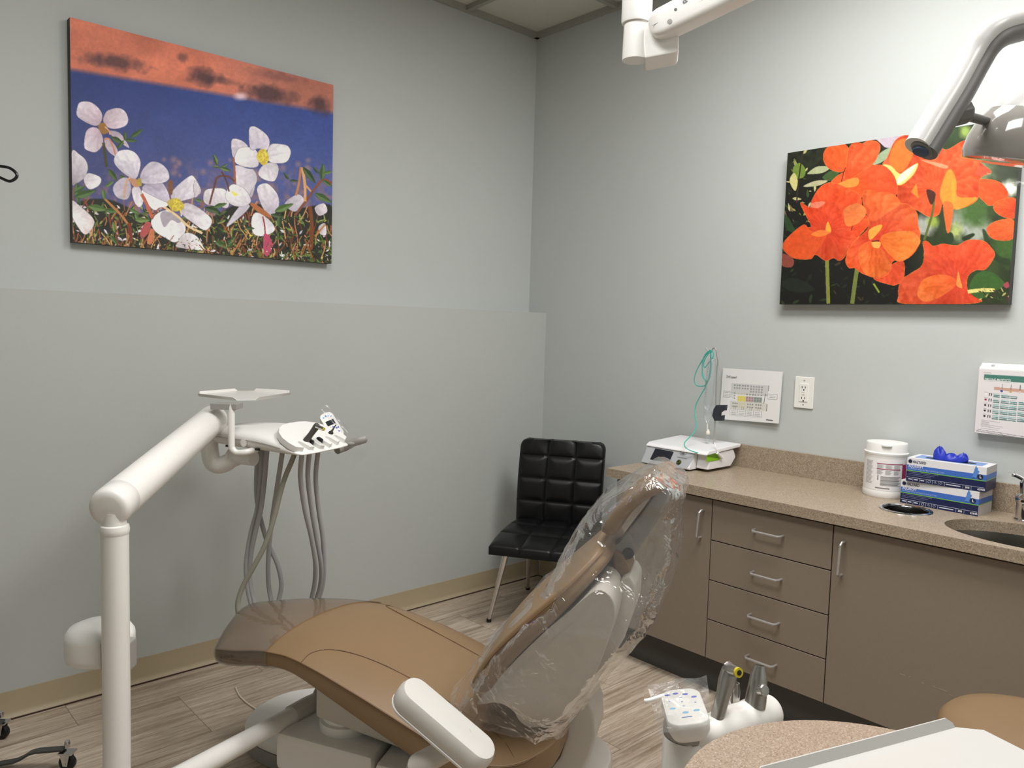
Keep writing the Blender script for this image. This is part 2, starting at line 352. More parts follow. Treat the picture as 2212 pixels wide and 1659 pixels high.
# ------------------------------------------------------------------ black quilted chair in the corner
sfl = Vector((-0.76, -0.595, 0)); SW = Vector((0.525, -0.851, 0)); SD = Vector((0.851, 0.525, 0))
blk = M('black_leatherette', rgb(14, 14, 15), 0.36, spec=0.4, var=0.1, vscale=15, bump=0.1, bscale=400)
t = thing('side_chair', 'black quilted chair with chrome legs in the room corner', 'chair', sfl+SW*0.2+SD*0.24, math.atan2(SW.y, SW.x))
def L(x, y, z): return sfl+SW*x+SD*y+Z*z
def pillow(u, n):
    f = (u*n) % 1.0; return (1-abs(2*f-1)**3.0)
def quilt(fn, nu, nv, cu_, cv_, h):
    # fn(u,v) -> (point, normal)
    V = []; F = []
    for j in range(nv+1):
        for i in range(nu+1):
            u, v = i/nu, j/nv; p, nr = fn(u, v)
            q = min(pillow(u*0.9999, cu_), pillow(v*0.9999, cv_))
            V.append(p+nr*h*(q**0.6 if q > 0 else 0))
    for j in range(nv):
        for i in range(nu): a = j*(nu+1)+i; F.append((a, a+1, a+nu+2, a+nu+1))
    return V, F
W_ = 0.400
def seat_fn(u, v):
    z = 0.400+0.012*math.sin(v*math.pi)-0.012*(1-v)**6
    return L(u*W_, v*0.47, z), Z
V, F = quilt(seat_fn, 48, 48, 3, 3, 0.014)
mb = MB(); mb.add(V, F); n = 49
rim = [i for i in range(n)]+[j*n+48 for j in range(1, n)]+[48*n+i for i in range(47, -1, -1)]+[j*n for j in range(47, 0, -1)]
cx_ = L(W_/2, 0.235, 0)
for k in range(len(rim)): pass
base = len(mb.V)
ring2 = [mb.V[i].copy() for i in rim]
for p in ring2:
    p.z = 0.355 if True else 0
mb.V += ring2; m_ = len(rim)
for k in range(m_):
    mb.F.append((rim[k], base+k, base+(k+1) % m_, rim[(k+1) % m_])); mb.mi.append(0)
mb.F.append(tuple(base+k for k in range(m_))); mb.mi.append(0)
mb.build('seat', blk, t, ang=60)
lean = 0.055
def back_fn(u, v):
    z = 0.40+v*0.385; y = 0.425+lean*(v**1.3)-0.012*math.sin(v*math.pi)
    cor = 0
    if v > 0.9:
        a = (v-0.9)/0.1; cor = 0.03*(1-math.sqrt(max(0, 1-a*a)))
    x = cor+u*(W_-2*cor)
    return L(x, y, z), -SD
V, F = quilt(back_fn, 48, 64, 3, 3.7, 0.013)
mb = MB(); mb.add(V, F); n = 49; H_ = 64
rim = [i for i in range(n)]+[j*n+48 for j in range(1, H_+1)]+[H_*n+i for i in range(47, -1, -1)]+[j*n for j in range(H_-1, 0, -1)]
base = len(mb.V); ring2 = [mb.V[i]+SD*0.045 for i in rim]; mb.V += ring2; m_ = len(rim)
for k in range(m_): mb.F.append((rim[k], base+k, base+(k+1) % m_, rim[(k+1) % m_])); mb.mi.append(0)
mb.F.append(tuple(base+k for k in range(m_))); mb.mi.append(0)
mb.build('backrest', blk, t, ang=60)
for (x, y, fx, fy) in ((0.045, 0.10, -0.035, 0.150), (W_-0.045, 0.10, W_+0.035, 0.150), (0.06, 0.37, 0.02, 0.48), (W_-0.06, 0.37, W_-0.02, 0.48)):
    pass
f1 = atz(1056, 1343, 0.0); f2 = atz(1140, 1273, 0.0)
q1 = atz(1097, 1180, 0.36); q2 = atz(1143, 1183, 0.36)
def mir(p):
    d = p-sfl; x = d.dot(SW); return p+SW*(W_-2*x)
for a, b_ in ((f1, q1), (mir(f1), mir(q1)), (f2, q2), (mir(f2), mir(q2))):
    a = a.copy(); a.z = 0.008
    lg = MB().tube([b_, a], [0.0145, 0.0085], 16).build('leg', chrome, t)
    MB().tube([a+Z*0.006, a-Z*0.008], 0.011, 14).build('foot_cap', black, lg)
MB().tube([mir(q1)+Z*-0.0, mir(q1)+SD*0.12-Z*0.25], 0.006, 10).build('brace', black, t)
# ------------------------------------------------------------------ printed canvases: a colour per point of a fine grid
class Paint:
    def __init__(s, x0, y0, x1, y1, k):
        s.x0, s.y0, s.k = x0, y0, k; s.w, s.h = int((x1-x0)*k), int((y1-y0)*k)
        s.a = np.zeros((s.h, s.w, 3)); s.rs = np.random.RandomState(3)
        s.X, s.Y = np.meshgrid((np.arange(s.w)+.5)/k+x0, (np.arange(s.h)+.5)/k+y0)
        s.n1 = s.fbm(60); s.n2 = s.fbm(14); s.n3 = s.fbm(5)
    def fbm(s, sc):
        out = np.zeros((s.h, s.w)); amp = 1; tot = 0
        for o in range(3):
            g = sc/(2**o); gw, gh = int(s.w/s.k/g)+3, int(s.h/s.k/g)+3
            r = s.rs.rand(gh, gw); u = (s.X-s.x0)/g; v = (s.Y-s.y0)/g
            i = u.astype(int); j = v.astype(int); fu = u-i; fv = v-j; fu = fu*fu*(3-2*fu); fv = fv*fv*(3-2*fv)
            out += amp*((r[j, i]*(1-fu)+r[j, i+1]*fu)*(1-fv)+(r[j+1, i]*(1-fu)+r[j+1, i+1]*fu)*fv); tot += amp; amp *= .5
        return out/tot
    def mask(s, P):
        P = np.array([(p[0], p[1]) for p in P], float)
        a = np.floor((P.min(0)-(s.x0, s.y0))*s.k).astype(int)-1; b = np.ceil((P.max(0)-(s.x0, s.y0))*s.k).astype(int)+1
        a = np.maximum(a, 0); b = np.minimum(b, (s.w, s.h))
        if a[0] >= b[0] or a[1] >= b[1]: return None
        sl = (slice(a[1], b[1]), slice(a[0], b[0])); X, Y = s.X[sl], s.Y[sl]; ins = np.zeros(X.shape, bool)
        x1, y1 = P[-1]
        for x2, y2 in P:
            if y1 != y2:
                c = ((Y < y1) != (Y < y2)) & (X < (x2-x1)*(Y-y1)/(y2-y1)+x1); ins ^= c
            x1, y1 = x2, y2
        return sl, ins
    def put(s, sl, m, col): s.a[sl] = s.a[sl]*(1-m[..., None])+col*m[..., None]
    def poly(s, P, c, smooth=True, alpha=1.0, soft=0):
        Q = [(p.x, p.y) for p in cr([Vector((x, y, 0)) for x, y in P], 5, True)] if smooth and len(P) > 3 else P
        r = s.mask(Q)
        if r is None: return
        sl, ins = r; m = ins.astype(float)*alpha
        for _ in range(soft):
            q = np.pad(m, 1, mode='edge'); m = (q[:-2, 1:-1]+q[2:, 1:-1]+q[1:-1, :-2]+q[1:-1, 2:]+q[1:-1, 1:-1])/5
        s.put(sl, m, np.array(c, float))
        return sl, ins
    def petal(s, P, base, tip, cc, streak=8, freq=26, outline=None):
        Q = [(p.x, p.y) for p in cr([Vector((x, y, 0)) for x, y in P], 6, True)]
        if outline is not None: s.line(Q+[Q[0]], 1.1, outline)
        r = s.mask(Q)
        if r is None: return
        sl, ins = r; X, Y = s.X[sl], s.Y[sl]; d = np.hypot(X-cc[0], Y-cc[1]); R = max(math.hypot(x-cc[0], y-cc[1]) for x, y in Q)
        t = np.clip(d/R, 0, 1)**0.8; ang = np.arctan2(Y-cc[1], X-cc[0])
        col = np.array(base)[None, None]*(1-t[..., None])+np.array(tip)[None, None]*t[..., None]
        n = (s.n2[sl]-.5)*2; n1 = (s.n1[sl]-.5)*2; st = np.sin(ang*freq*.8+n*4.5+n1*3)*streak*.8*(0.3+0.7*t)+n*streak*1.6+n1*streak*1.5
        gx, gy = sum(x for x, y in Q)/len(Q)-cc[0], sum(y for x, y in Q)/len(Q)-cc[1]; gl = math.hypot(gx, gy)+1e-6
        crs = ((X-cc[0])*gy-(Y-cc[1])*gx)/gl/(R*.35); fold = np.clip(crs+n*.4, -1, 1)
        col = col*(1-.10*np.clip(fold, 0, 1)[..., None]-.05*np.exp(-(fold/.12)**2)[..., None])
        s.put(sl, ins.astype(float), np.clip(col+st[..., None], 0, 255))
    def line(s, P, w, c, alpha=1.0):
        for (x1, y1), (x2, y2) in zip(P[:-1], P[1:]):
            L_ = math.hypot(x2-x1, y2-y1)+1e-6; nx, ny = -(y2-y1)/L_*w/2, (x2-x1)/L_*w/2
            s.poly([(x1+nx, y1+ny), (x2+nx, y2+ny), (x2-nx, y2-ny), (x1-nx, y1-ny)], c, False, alpha)
    def curve(s, P, w, c): s.line([(p.x, p.y) for p in cr([Vector((x, y, 0)) for x, y in P], 6)], w, c)
    def leaf(s, x, y, L_, w, a, c, c2=None):
        w = min(w, L_*.17)
        ca, sa = math.cos(a), math.sin(a); f = lambda u, v: (x+u*ca-v*sa, y+u*sa+v*ca)
        s.poly([f(0, 0), f(L_*.35, w), f(L_*.7, w*.7), f(L_, 0), f(L_*.7, -w*.7), f(L_*.35, -w)], c)
        if c2: s.poly([f(0, 0), f(L_*.35, w), f(L_*.7, w*.7), f(L_, 0)], c2, False)
    def sample(s, x, y):
        u = np.clip((x-s.x0)*s.k-.5, 0, s.w-1.001); v = np.clip((y-s.y0)*s.k-.5, 0, s.h-1.001)
        i = u.astype(int); j = v.astype(int); fu = (u-i)[..., None]; fv = (v-j)[..., None]; a = s.a
        return (a[j, i]*(1-fu)+a[j, i+1]*fu)*(1-fv)+(a[j+1, i]*(1-fu)+a[j+1, i+1]*fu)*fv
def projnp(P):
    d = P-np.array(CAM); z = d@np.array(CF); return IW/2+FPX*(d@np.array(CR))/z, IH/2-FPX*(d@np.array(CU))/z
def attr_mat(name, rough=0.5, spec=0.4, bump=0.0):
    m = bpy.data.materials.new(name); m.use_nodes = True; nt = m.node_tree; b = nt.nodes['Principled BSDF']
    at = nt.nodes.new('ShaderNodeAttribute'); at.attribute_name = 'print'; nt.links.new(at.outputs['Color'], b.inputs['Base Color'])
    b.inputs['Roughness'].default_value = rough; b.inputs['Specular IOR Level'].default_value = spec
    if bump:
        tc = nt.nodes.new('ShaderNodeTexCoord'); n2 = nt.nodes.new('ShaderNodeTexNoise'); n2.inputs['Scale'].default_value = 900
        nt.links.new(tc.outputs['Object'], n2.inputs['Vector']); bp = nt.nodes.new('ShaderNodeBump'); bp.inputs['Strength'].default_value = bump; bp.inputs['Distance'].default_value = .001
        nt.links.new(n2.outputs['Fac'], bp.inputs['Height']); nt.links.new(bp.outputs['Normal'], b.inputs['Normal'])
    return m
def printed(name, TL, TR, BR, BL, nu, nv, colfn, mat, parent):
    u, v = np.meshgrid(np.linspace(0, 1, nu+1), np.linspace(0, 1, nv+1))
    TL, TR, BR, BL = [np.array(p) for p in (TL, TR, BR, BL)]
    P = (TL*(1-u)[..., None]+TR*u[..., None])*(1-v)[..., None]+(BL*(1-u)[..., None]+BR*u[..., None])*v[..., None]
    P = P.reshape(-1, 3); col = colfn(P, u.ravel(), v.ravel())/255.0
    lin = np.where(col <= .04045, col/12.92, ((col+.055)/1.055)**2.4)
    if parent: 
        mi = np.array(basis_of(parent).inverted()); P = P@mi[:3, :3].T+mi[:3, 3]
    i, j = np.meshgrid(np.arange(nu), np.arange(nv)); a = (j*(nu+1)+i).ravel()
    Fq = np.stack([a, a+nu+1, a+nu+2, a+1], 1)
    me = bpy.data.meshes.new(name); me.vertices.add(len(P)); me.vertices.foreach_set('co', P.astype('f').ravel())
    me.loops.add(Fq.size); me.loops.foreach_set('vertex_index', Fq.ravel().astype('i')); me.polygons.add(len(Fq))
    me.polygons.foreach_set('loop_start', (np.arange(len(Fq))*4).astype('i')); me.polygons.foreach_set('loop_total', np.full(len(Fq), 4, 'i')); me.update()
    at = me.color_attributes.new('print', 'FLOAT_COLOR', 'POINT'); at.data.foreach_set('color', np.concatenate([lin, np.ones((len(lin), 1))], 1).astype('f').ravel())
    return link(name, me, mat, parent, local=True, ang=None)
# ---- white flowers
p = Paint(130, 20, 740, 600, 1.6)
X, Y = p.X, p.Y
yb = 150+(X-152)*0.165                                  # far shore line
t_ = np.clip((Y-yb)/330, 0, 1)[..., None]
blue = np.array((42, 58, 118))*(1-t_)+np.array((88, 88, 128))*t_
blue = blue*(0.92+0.16*p.n1[..., None])+np.array((14, 18, 26))*np.clip((X-200)/500, 0, 1)[..., None]
mud = np.clip((Y-(330+(X-150)*0.02))/120, 0, 1)*np.clip((p.n2-.42)*4, 0, 1)
blue = blue*(1-mud[..., None]*.75)+np.array((152, 112, 108))*mud[..., None]*.75
red = np.array((206, 118, 92))*(0.80+0.35*p.n1[..., None])
red = red*(1-np.clip((X-420)/400, 0, .35)[..., None])+np.array((150, 110, 105))*np.clip((X-420)/400, 0, .35)[..., None]
edge = np.clip((Y-yb+6)/12, 0, 1)[..., None]
p.a[:] = red*(1-edge)+blue*edge
for (cx, cy, rx, ry, s_) in ((245, 134, 68, 15, .75), (440, 166, 34, 17, .8), (580, 203, 52, 17, .8), (690, 228, 26, 18, .8), (395, 124, 12, 9, .5), (480, 175, 40, 8, .4), (600, 165, 60, 10, .3)):
    d = np.hypot((X-cx)*math.cos(.17)/rx+(Y-cy)*math.sin(.17)/rx, ((Y-cy)*math.cos(.17)-(X-cx)*math.sin(.17))/ry)
    k_ = (np.clip(1.5-d*1.1-(p.n2-.5), 0, 1)*s_)[..., None]; p.a[:] = p.a*(1-k_)+np.array((66, 48, 54))*k_
d = np.hypot((X-520)/16, (Y-208)/9); k_ = (np.clip(1.3-d, 0, 1)*.8)[..., None]; p.a[:] = p.a*(1-k_)+np.array((235, 205, 215))*k_
for _ in range(34):
    x, y = rnd.uniform(330, 715), rnd.uniform(340, 420); d = np.hypot(X-x, Y-y)/rnd.uniform(5, 10); k_ = (np.clip(1.2-d, 0, 1)*.55)[..., None]
    p.a[:] = p.a*(1-k_)+np.array((165, 128, 125))*k_
def A(*q): return [(140+x/4.609, 200+y/4.609) for x, y in q]
def B(*q): return [(420+x/4.609, 240+y/4.609) for x, y in q]
lo = 470
greens = [(40, 58, 28), (72, 98, 42), (108, 128, 62), (26, 34, 20), (150, 160, 92), (60, 84, 46), (20, 24, 16), (88, 108, 48)]
browns = [(150, 92, 48), (176, 122, 74), (112, 60, 40), (196, 150, 100), (130, 70, 52)]
def clutter(n, ytop, k_=1.0):
    for i in range(n):
        x = rnd.uniform(150, 722); f = i/n; y = rnd.uniform(ytop+ (x-150)*.045, 575)
        r = rnd.random()
        if r < .62: p.leaf(x, y, rnd.uniform(7, 20)*k_, rnd.uniform(1.4, 3.8)*k_, rnd.uniform(0, 6.28), rnd.choice(greens), rnd.choice(greens))
        elif r < .84:
            a = rnd.uniform(-2.2, -.9); l_ = rnd.uniform(15, 45); p.curve([(x, y), (x+l_*.5*math.cos(a)+rnd.uniform(-4, 4), y+l_*.5*math.sin(a)), (x+l_*math.cos(a), y+l_*math.sin(a))], rnd.uniform(1.5, 3), rnd.choice(browns))
        elif r < .95:
            q = rnd.choice([(228, 222, 228), (205, 198, 208), (240, 236, 238), (190, 160, 150)]); p.leaf(x, y, rnd.uniform(6, 17), rnd.uniform(2, 5), rnd.uniform(0, 6.28), q, tuple(c-28 for c in q))
        else: p.leaf(x, y, rnd.uniform(5, 9), 2, rnd.uniform(0, 6.28), rnd.choice([(220, 200, 90), (170, 60, 80), (200, 120, 90)]))
p.poly([(150, 452), (230, 430), (330, 470), (450, 470), (520, 440), (640, 450), (722, 450), (722, 590), (150, 560)], (34, 36, 24), True, .88, 6)
clutter(900, 445)
W1, W2, W3 = (196, 184, 192), (232, 226, 232), (246, 243, 246)
def pet(P, c, b=W1, t=W2, o=(120, 108, 124), st=7): p.petal(P, b, t, c, st, 22, o)
c1 = (222, 272)
for P in (A((400,450),(460,480),(520,560),(530,640),(450,600),(400,520)), A((450,380),(540,400),(600,470),(640,550),(560,500),(470,430))): pet(P, c1, (170, 150, 165), (205, 190, 205))
for P in (A((120,180),(150,100),(250,95),(330,150),(370,220),(360,290),(310,330),(220,300),(130,240)), A((390,240),(430,180),(530,155),(600,190),(630,270),(600,330),(500,360),(420,340),(385,290)), A((210,400),(260,350),(330,360),(375,440),(375,520),(310,590),(240,580),(195,540))): pet(P, c1, (190, 165, 180), (226, 214, 224))
p.poly(A((330,330),(390,300),(430,360),(430,400),(370,410)), (150, 108, 56)); p.curve(A((400,340),(440,380),(450,420)), 3, (214, 160, 130))
p.curve(A((390,470),(440,460),(480,540),(505,620)), 3.5, (196, 130, 96)); p.curve(A((385,500),(400,620),(415,740)), 6, (70, 66, 34))
for l_ in ((460, 440, 150, 45, .5), (520, 560, 110, 40, -.9), (600, 470, 120, 40, .1), (600, 480, 100, 25, -1.6), (650, 450, 160, 22, -.6), (430, 760, 150, 55, .9), (540, 830, 70, 40, .2)):
    q = A((l_[0], l_[1]))[0]; p.leaf(q[0], q[1], l_[2]/4.6, l_[3]/4.6, l_[4], (52, 74, 38), (78, 104, 52))
pet(A((70,590),(150,620),(210,680),(228,760),(190,850),(120,900),(70,900)), (155, 400), (150, 140, 152), W2); pet(A((190,870),(230,805),(330,830),(362,870),(330,930),(240,960)), (170, 400), W1, W3)
c2 = (297, 392)
pet(A((480,950),(540,870),(620,850),(660,950),(620,1060),(520,1040)), c2, (170, 160, 175), (205, 198, 210)); pet(A((670,960),(740,940),(780,1080),(740,1140),(690,1080)), c2, (200, 190, 200), W2)
pet(A((770,970),(1010,1090),(1000,1140),(900,1170),(830,1110)), c2, W2, W3)
pet(A((770,960),(860,880),(960,890),(1030,1000),(1030,1090),(900,1040)), c2, (168, 156, 176), (205, 198, 214), st=12)
pet(A((750,880),(770,780),(850,695),(940,700),(1020,770),(1035,860),(960,900),(820,910)), c2, (175, 165, 182), (222, 216, 226), st=12)
pet(A((490,670),(530,590),(620,570),(700,600),(750,680),(740,780),(700,860),(610,820),(520,740)), c2, (190, 182, 196), (232, 228, 236), st=12)
p.poly(A((640,860),(700,860),(760,890),(730,940),(680,930)), (190, 140, 110)); p.poly(A((715,880),(750,850),(765,920),(735,930)), (170, 150, 60))
p.curve(A((650,840),(610,900),(590,1050)), 4, (206, 160, 130)); p.curve(A((765,1010),(820,1120),(870,1250)), 7, (186, 100, 76))
c3 = (376, 447)
pet(A((1060,1010),(1130,920),(1240,835),(1285,840),(1350,950),(1330,1020),(1200,1070),(1080,1080)), c3, (180, 172, 188), W2, st=10); pet(A((1180,1110),(1260,1110),(1390,1190),(1465,1280),(1400,1370),(1280,1300),(1150,1190)), c3, (186, 176, 186), W2, st=12)
pet(A((860,1280),(930,1200),(1040,1170),(1130,1230),(1200,1330),(1180,1420),(1100,1490),(1010,1450),(900,1380)), c3, W2, W3); p.poly(A((950,1220),(1010,1180),(1160,1260),(1130,1300),(1060,1270),(990,1340)), (150, 140, 152), True, .8)
p.poly(A((1020,1090),(1100,1050),(1170,1090),(1180,1160),(1080,1180)), (190, 170, 70))
for q in range(14): a_ = rnd.uniform(0, 6.28); x, y = A((1110+rnd.uniform(-40, 60), 1110+rnd.uniform(-30, 60)))[0]; p.line([(x, y), (x+10*math.cos(a_), y+10*math.sin(a_))], 1.6, (232, 208, 70))
p.curve(A((990,1150),(930,1160),(870,1260)), 3, (150, 80, 70)); p.curve(A((990,1140),(1120,1230),(1230,1330),(1370,1400)), 5, (222, 194, 150))
p.poly(A((1030,890),(1075,880),(1070,1010),(1035,1000)), (120, 84, 60))
pet(A((1120,1500),(1200,1400),(1310,1430),(1380,1540),(1380,1570),(1130,1540)), (400, 540), (190, 176, 182), W3); pet(A((70,1080),(150,1130),(290,1270),(250,1380),(180,1400),(70,1220)), (150, 470), W3, (220, 206, 206))
c5 = (541, 420)
pet(B((560,580),(610,620),(600,760),(560,860),(520,720)), c5, (180, 172, 186), W2); pet(B((400,550),(520,570),(600,600),(620,700),(560,800),(520,850),(420,740)), (567, 340), (190, 182, 196), (226, 220, 228))
pet(B((90,880),(110,790),(200,770),(300,780),(345,860),(330,960),(250,950),(130,930)), (475, 450), (200, 192, 200), W2); pet(B((0,690),(55,760),(40,830),(0,850)), (420, 420), W1, W2)
pet(B((570,1080),(620,1010),(740,1080),(800,1180),(700,1240),(590,1220)), (560, 470), (225, 220, 225), W3); pet(B((900,920),(1030,830),(1090,900),(1000,1000)), (610, 460), (176, 168, 182), (214, 208, 218))
pet(B((1200,960),(1290,920),(1320,1000),(1240,1040)), (690, 460), W1, W2); pet(B((1240,1150),(1300,1120),(1310,1230),(1250,1220)), (690, 500), W1, W2)
pet(B((320,1150),(450,950),(550,940),(480,1030)), (535, 447), (190, 184, 196), (216, 210, 220)); pet(B((310,850),(360,740),(440,740),(520,800),(560,900),(480,950),(370,930)), (540, 445), (206, 198, 208), W3); p.poly(B((360,790),(440,830),(400,850)), (236, 220, 90))
pet(B((625,790),(660,730),(740,730),(830,840),(835,960),(760,1040),(680,960)), (590, 460), (190, 182, 198), W2, st=10)
c4 = (567, 338)
pet(B((370,300),(400,275),(480,300),(530,360),(430,390),(390,460),(372,400)), c4, (176, 166, 182), (218, 210, 220)); pet(B((640,600),(700,530),(800,515),(838,580),(800,690),(720,690),(650,650)), c4, (196, 188, 200), W2)
pet(B((410,430),(450,370),(540,360),(620,400),(640,520),(600,560),(480,550),(400,500)), c4, (212, 204, 214), W3); pet(B((545,190),(580,152),(640,175),(720,240),(748,310),(720,390),(640,370),(560,380)), c4, (196, 186, 204), (230, 224, 234), st=9); pet(B((730,390),(770,330),(860,330),(930,350),(958,410),(930,490),(870,518),(760,510),(730,450)), c4, (206, 198, 210), W3, st=9)
p.poly(B((620,440),(660,380),(720,400),(740,480),(690,540),(640,500)), (206, 178, 66))
for q in range(22): a_ = rnd.uniform(0, 6.28); x, y = B((680+rnd.uniform(-40, 40), 450+rnd.uniform(-60, 60)))[0]; p.line([(x, y), (x+7*math.cos(a_), y+7*math.sin(a_))], 1.4, (240, 220, 96))
p.curve(B((390,460),(400,600),(405,720)), 4.5, (156, 96, 70)); p.curve(B((400,700),(330,650),(230,660),(190,780),(150,930)), 4, (104, 62, 48)); p.curve(B((270,600),(320,700),(345,800)), 3, (90, 56, 44))
for l_ in ((230, 540, 120, 35, -1.9), (250, 560, 120, 45, .3), (250, 560, 70, 24, 3.3), (270, 560, 70, 24, -.5)): q = B((l_[0], l_[1]))[0]; p.leaf(q[0], q[1], l_[2]/4.6, l_[3]/4.6, l_[4], (56, 80, 40), (110, 130, 70))
p.poly(B((555,930),(600,920),(750,1030),(740,1060),(640,1010)), (170, 104, 62)); p.curve(B((680,1050),(700,1150),(705,1260)), 3, (150, 60, 70)); p.poly(B((690,1230),(740,1240),(780,1340),(730,1440),(690,1400)), (186, 74, 106))
p.curve(B((1370,720),(1270,690),(1130,870),(1000,1040)), 5.5, (126, 78, 58)); p.curve(B((1060,560),(1040,720),(1010,840)), 5, (186, 126, 82)); p.curve(B((1075,560),(1100,740),(1100,900)), 6, (214, 160, 110)); p.curve(B((1150,950),(1170,1150),(1160,1380)), 8, (120, 66, 36)); p.curve(B((1200,1250),(1300,1130)), 4, (180, 130, 80)); p.curve(B((1110,740),(1160,800)), 4, (206, 146, 100))
for l_ in ((1270, 690, 170, 50, -1.5), (1280, 690, 110, 50, .6), (1240, 620, 90, 40, -2.3), (1280, 620, 100, 35, -.2), (1080, 560, 200, 30, .9), (1200, 820, 190, 40, .5), (940, 680, 90, 35, -2.2), (950, 690, 80, 35, .1), (800, 1000, 200, 60, -.4), (850, 1020, 150, 60, 1.6), (760, 1030, 120, 50, .2), (160, 940, 150, 60, .8), (190, 960, 140, 60, -.3), (100, 960, 150, 40, .3), (480, 1150, 100, 35, -1.3), (500, 1160, 100, 35, .1), (200, 1300, 160, 60, .4), (400, 1290, 130, 50, 2.4), (330, 1330, 120, 50, -.8)):
    q = B((l_[0], l_[1]))[0]; g_ = rnd.choice([(58, 84, 40), (70, 98, 46), (44, 66, 34)]); p.leaf(q[0], q[1], l_[2]/4.6, l_[3]/4.6, l_[4], g_, tuple(min(255, c+34) for c in g_))
for l_ in ((120, 900, 200, 70, 1.5), (100, 1040, 220, 70, -.3), (200, 930, 130, 40, 2.6), (380, 960, 120, 50, 1.4), (400, 940, 110, 40, -.6), (230, 1130, 200, 50, .2), (400, 1170, 150, 50, .1), (640, 1160, 110, 40, .4), (700, 1200, 100, 40, 1.2), (480, 1290, 110, 40, 1.4), (450, 1420, 120, 40, .9), (700, 1270, 150, 30, 0), (1290, 1060, 90, 35, .3)):
    q = A((l_[0], l_[1]))[0]; g_ = rnd.choice([(58, 84, 40), (74, 100, 50), (90, 112, 54)]); p.leaf(q[0], q[1], l_[2]/4.6, l_[3]/4.6, l_[4], g_, tuple(min(255, c+30) for c in g_))
p.curve(A((400,1060),(560,1220),(640,1330)), 5, (176, 120, 70)); p.curve(A((640,1300),(660,1480)), 9, (120, 56, 40)); p.poly(A((750,1400),(800,1300),(860,1300),(830,1400),(770,1450)), (176, 84, 82)); p.poly(A((820,1500),(850,1360),(890,1380),(880,1490)), (196, 120, 84))
clutter(200, 526, .7)
for _ in range(500):
    x, y = rnd.uniform(150, 722), rnd.uniform(515, 572); p.leaf(x, y, rnd.uniform(2, 6), rnd.uniform(.6, 1.6), rnd.uniform(0, 6.28), rnd.choice(greens+browns+[(220, 214, 190), (20, 18, 14), (24, 24, 16)]))
p.a = np.clip(p.a*1.10*(0.94+.12*p.n3[..., None]), 0, 250)
canvm = attr_mat('printed_canvas', 0.55, 0.35, 0.15); edgem = M('dark_canvas_edge', rgb(72, 70, 68), 0.7, var=0.1)
FY = -0.036
q1 = aty(153, 36, FY); q2 = aty(720, 185, FY); q3 = aty(716, 567, FY); q4 = aty(155, 526, FY)
x0, x1 = (q1.x+q4.x)/2, (q2.x+q3.x)/2; zt, zb = (q1.z+q2.z)/2, (q3.z+q4.z)/2
t = thing('canvas_print', 'large canvas print of white flowers by blue water, left wall', 'wall picture', ((x0+x1)/2, -0.018, zb))
MB().box((x0, FY, zb), (x1, -0.0004, zt)).build('stretcher', edgem, t)
printed('print', (x0+.0, FY-.0006, zt), (x1, FY-.0006, zt), (x1, FY-.0006, zb), (x0, FY-.0006, zb), 560, 440, lambda P, u, v: p.sample(*projnp(P)), canvm, t)
pl_left = p
# ---- orange flowers
p = Paint(1660, 230, 2260, 680, 1.6); X, Y = p.X, p.Y
dk = np.array((20, 20, 14)); g1 = np.array((66, 84, 40)); g2 = np.array((116, 128, 92))
a_ = np.clip((430-Y)/170, 0, 1)[..., None]*np.clip(p.n2*1.5-.25, 0, 1)[..., None]
base = dk*(1-a_)+g1*a_
rt = np.clip((X-1960)/80, 0, 1)[..., None]
base = base*(1-rt)+(np.array((46, 60, 30))*(0.6+.9*p.n1[..., None]))*rt
lil = np.clip((1.0-np.abs(X-1930)/75), 0, 1)*np.clip((325-Y)/10, 0, 1)
p.a[:] = base
def Cc(*q): return [(1670+x/4.146, 270+y/4.146) for x, y in q]
def D(*q): return [(1900+x/4.147, 270+y/4.147) for x, y in q]
p.poly(Cc((840,100),(870,130),(980,190),(1060,200),(1161,120))+D((290,140),(330,0),(200,0)), (200, 184, 196)); p.poly(Cc((780,140),(880,110),(990,190),(960,210),(900,160)), (44, 40, 34))
for (x, y, r_, c) in ((800, 870, 150, (176, 182, 172)), (900, 950, 90, (168, 174, 160)), (410, 900, 90, (168, 172, 160)), (680, 950, 60, (176, 190, 110)), (480, 860, 50, (150, 170, 70)), (1170, 570, 70, (236, 236, 226)), (860, 780, 130, (72, 104, 48)), (600, 40, 120, (52, 78, 40)), (770, 60, 50, (150, 176, 84)), (1150, 1090, 140, (62, 96, 36)), (900, 430, 120, (120, 140, 96))):
    q = D((x, y))[0]; d = np.hypot(X-q[0], Y-q[1])/(r_/4.147); k_ = np.clip(1.6-d*1.1-(p.n2-.5)*.8, 0, 1)[..., None]; p.a[:] = p.a*(1-k_)+np.array(c)*k_
p.poly(D((920,940),(960,960),(1000,1080),(1080,1180),(1160,1200),(1160,1260),(1040,1220),(960,1100)), (40, 58, 26), True, .9, 5); p.poly(D((740,1010),(830,970),(850,990),(770,1040)), (36, 50, 24), True, 1, 2); p.poly(D((350,980),(500,1010),(640,960),(650,1060),(480,1090),(360,1060)), (42, 58, 28), True, 1, 3)
for _ in range(150):
    x, y = rnd.uniform(1684, 1800), rnd.uniform(330, 660); dark_ = y > 480
    c = rnd.choice([(30, 40, 22), (44, 60, 30), (24, 28, 18), (16, 18, 12)] if dark_ else [(92, 108, 44), (150, 154, 84), (60, 78, 36), (34, 40, 22), (196, 190, 130), (120, 100, 66)])
    p.leaf(x, y, rnd.uniform(5, 20), rnd.uniform(1.5, 6), rnd.uniform(0, 6.28), c)
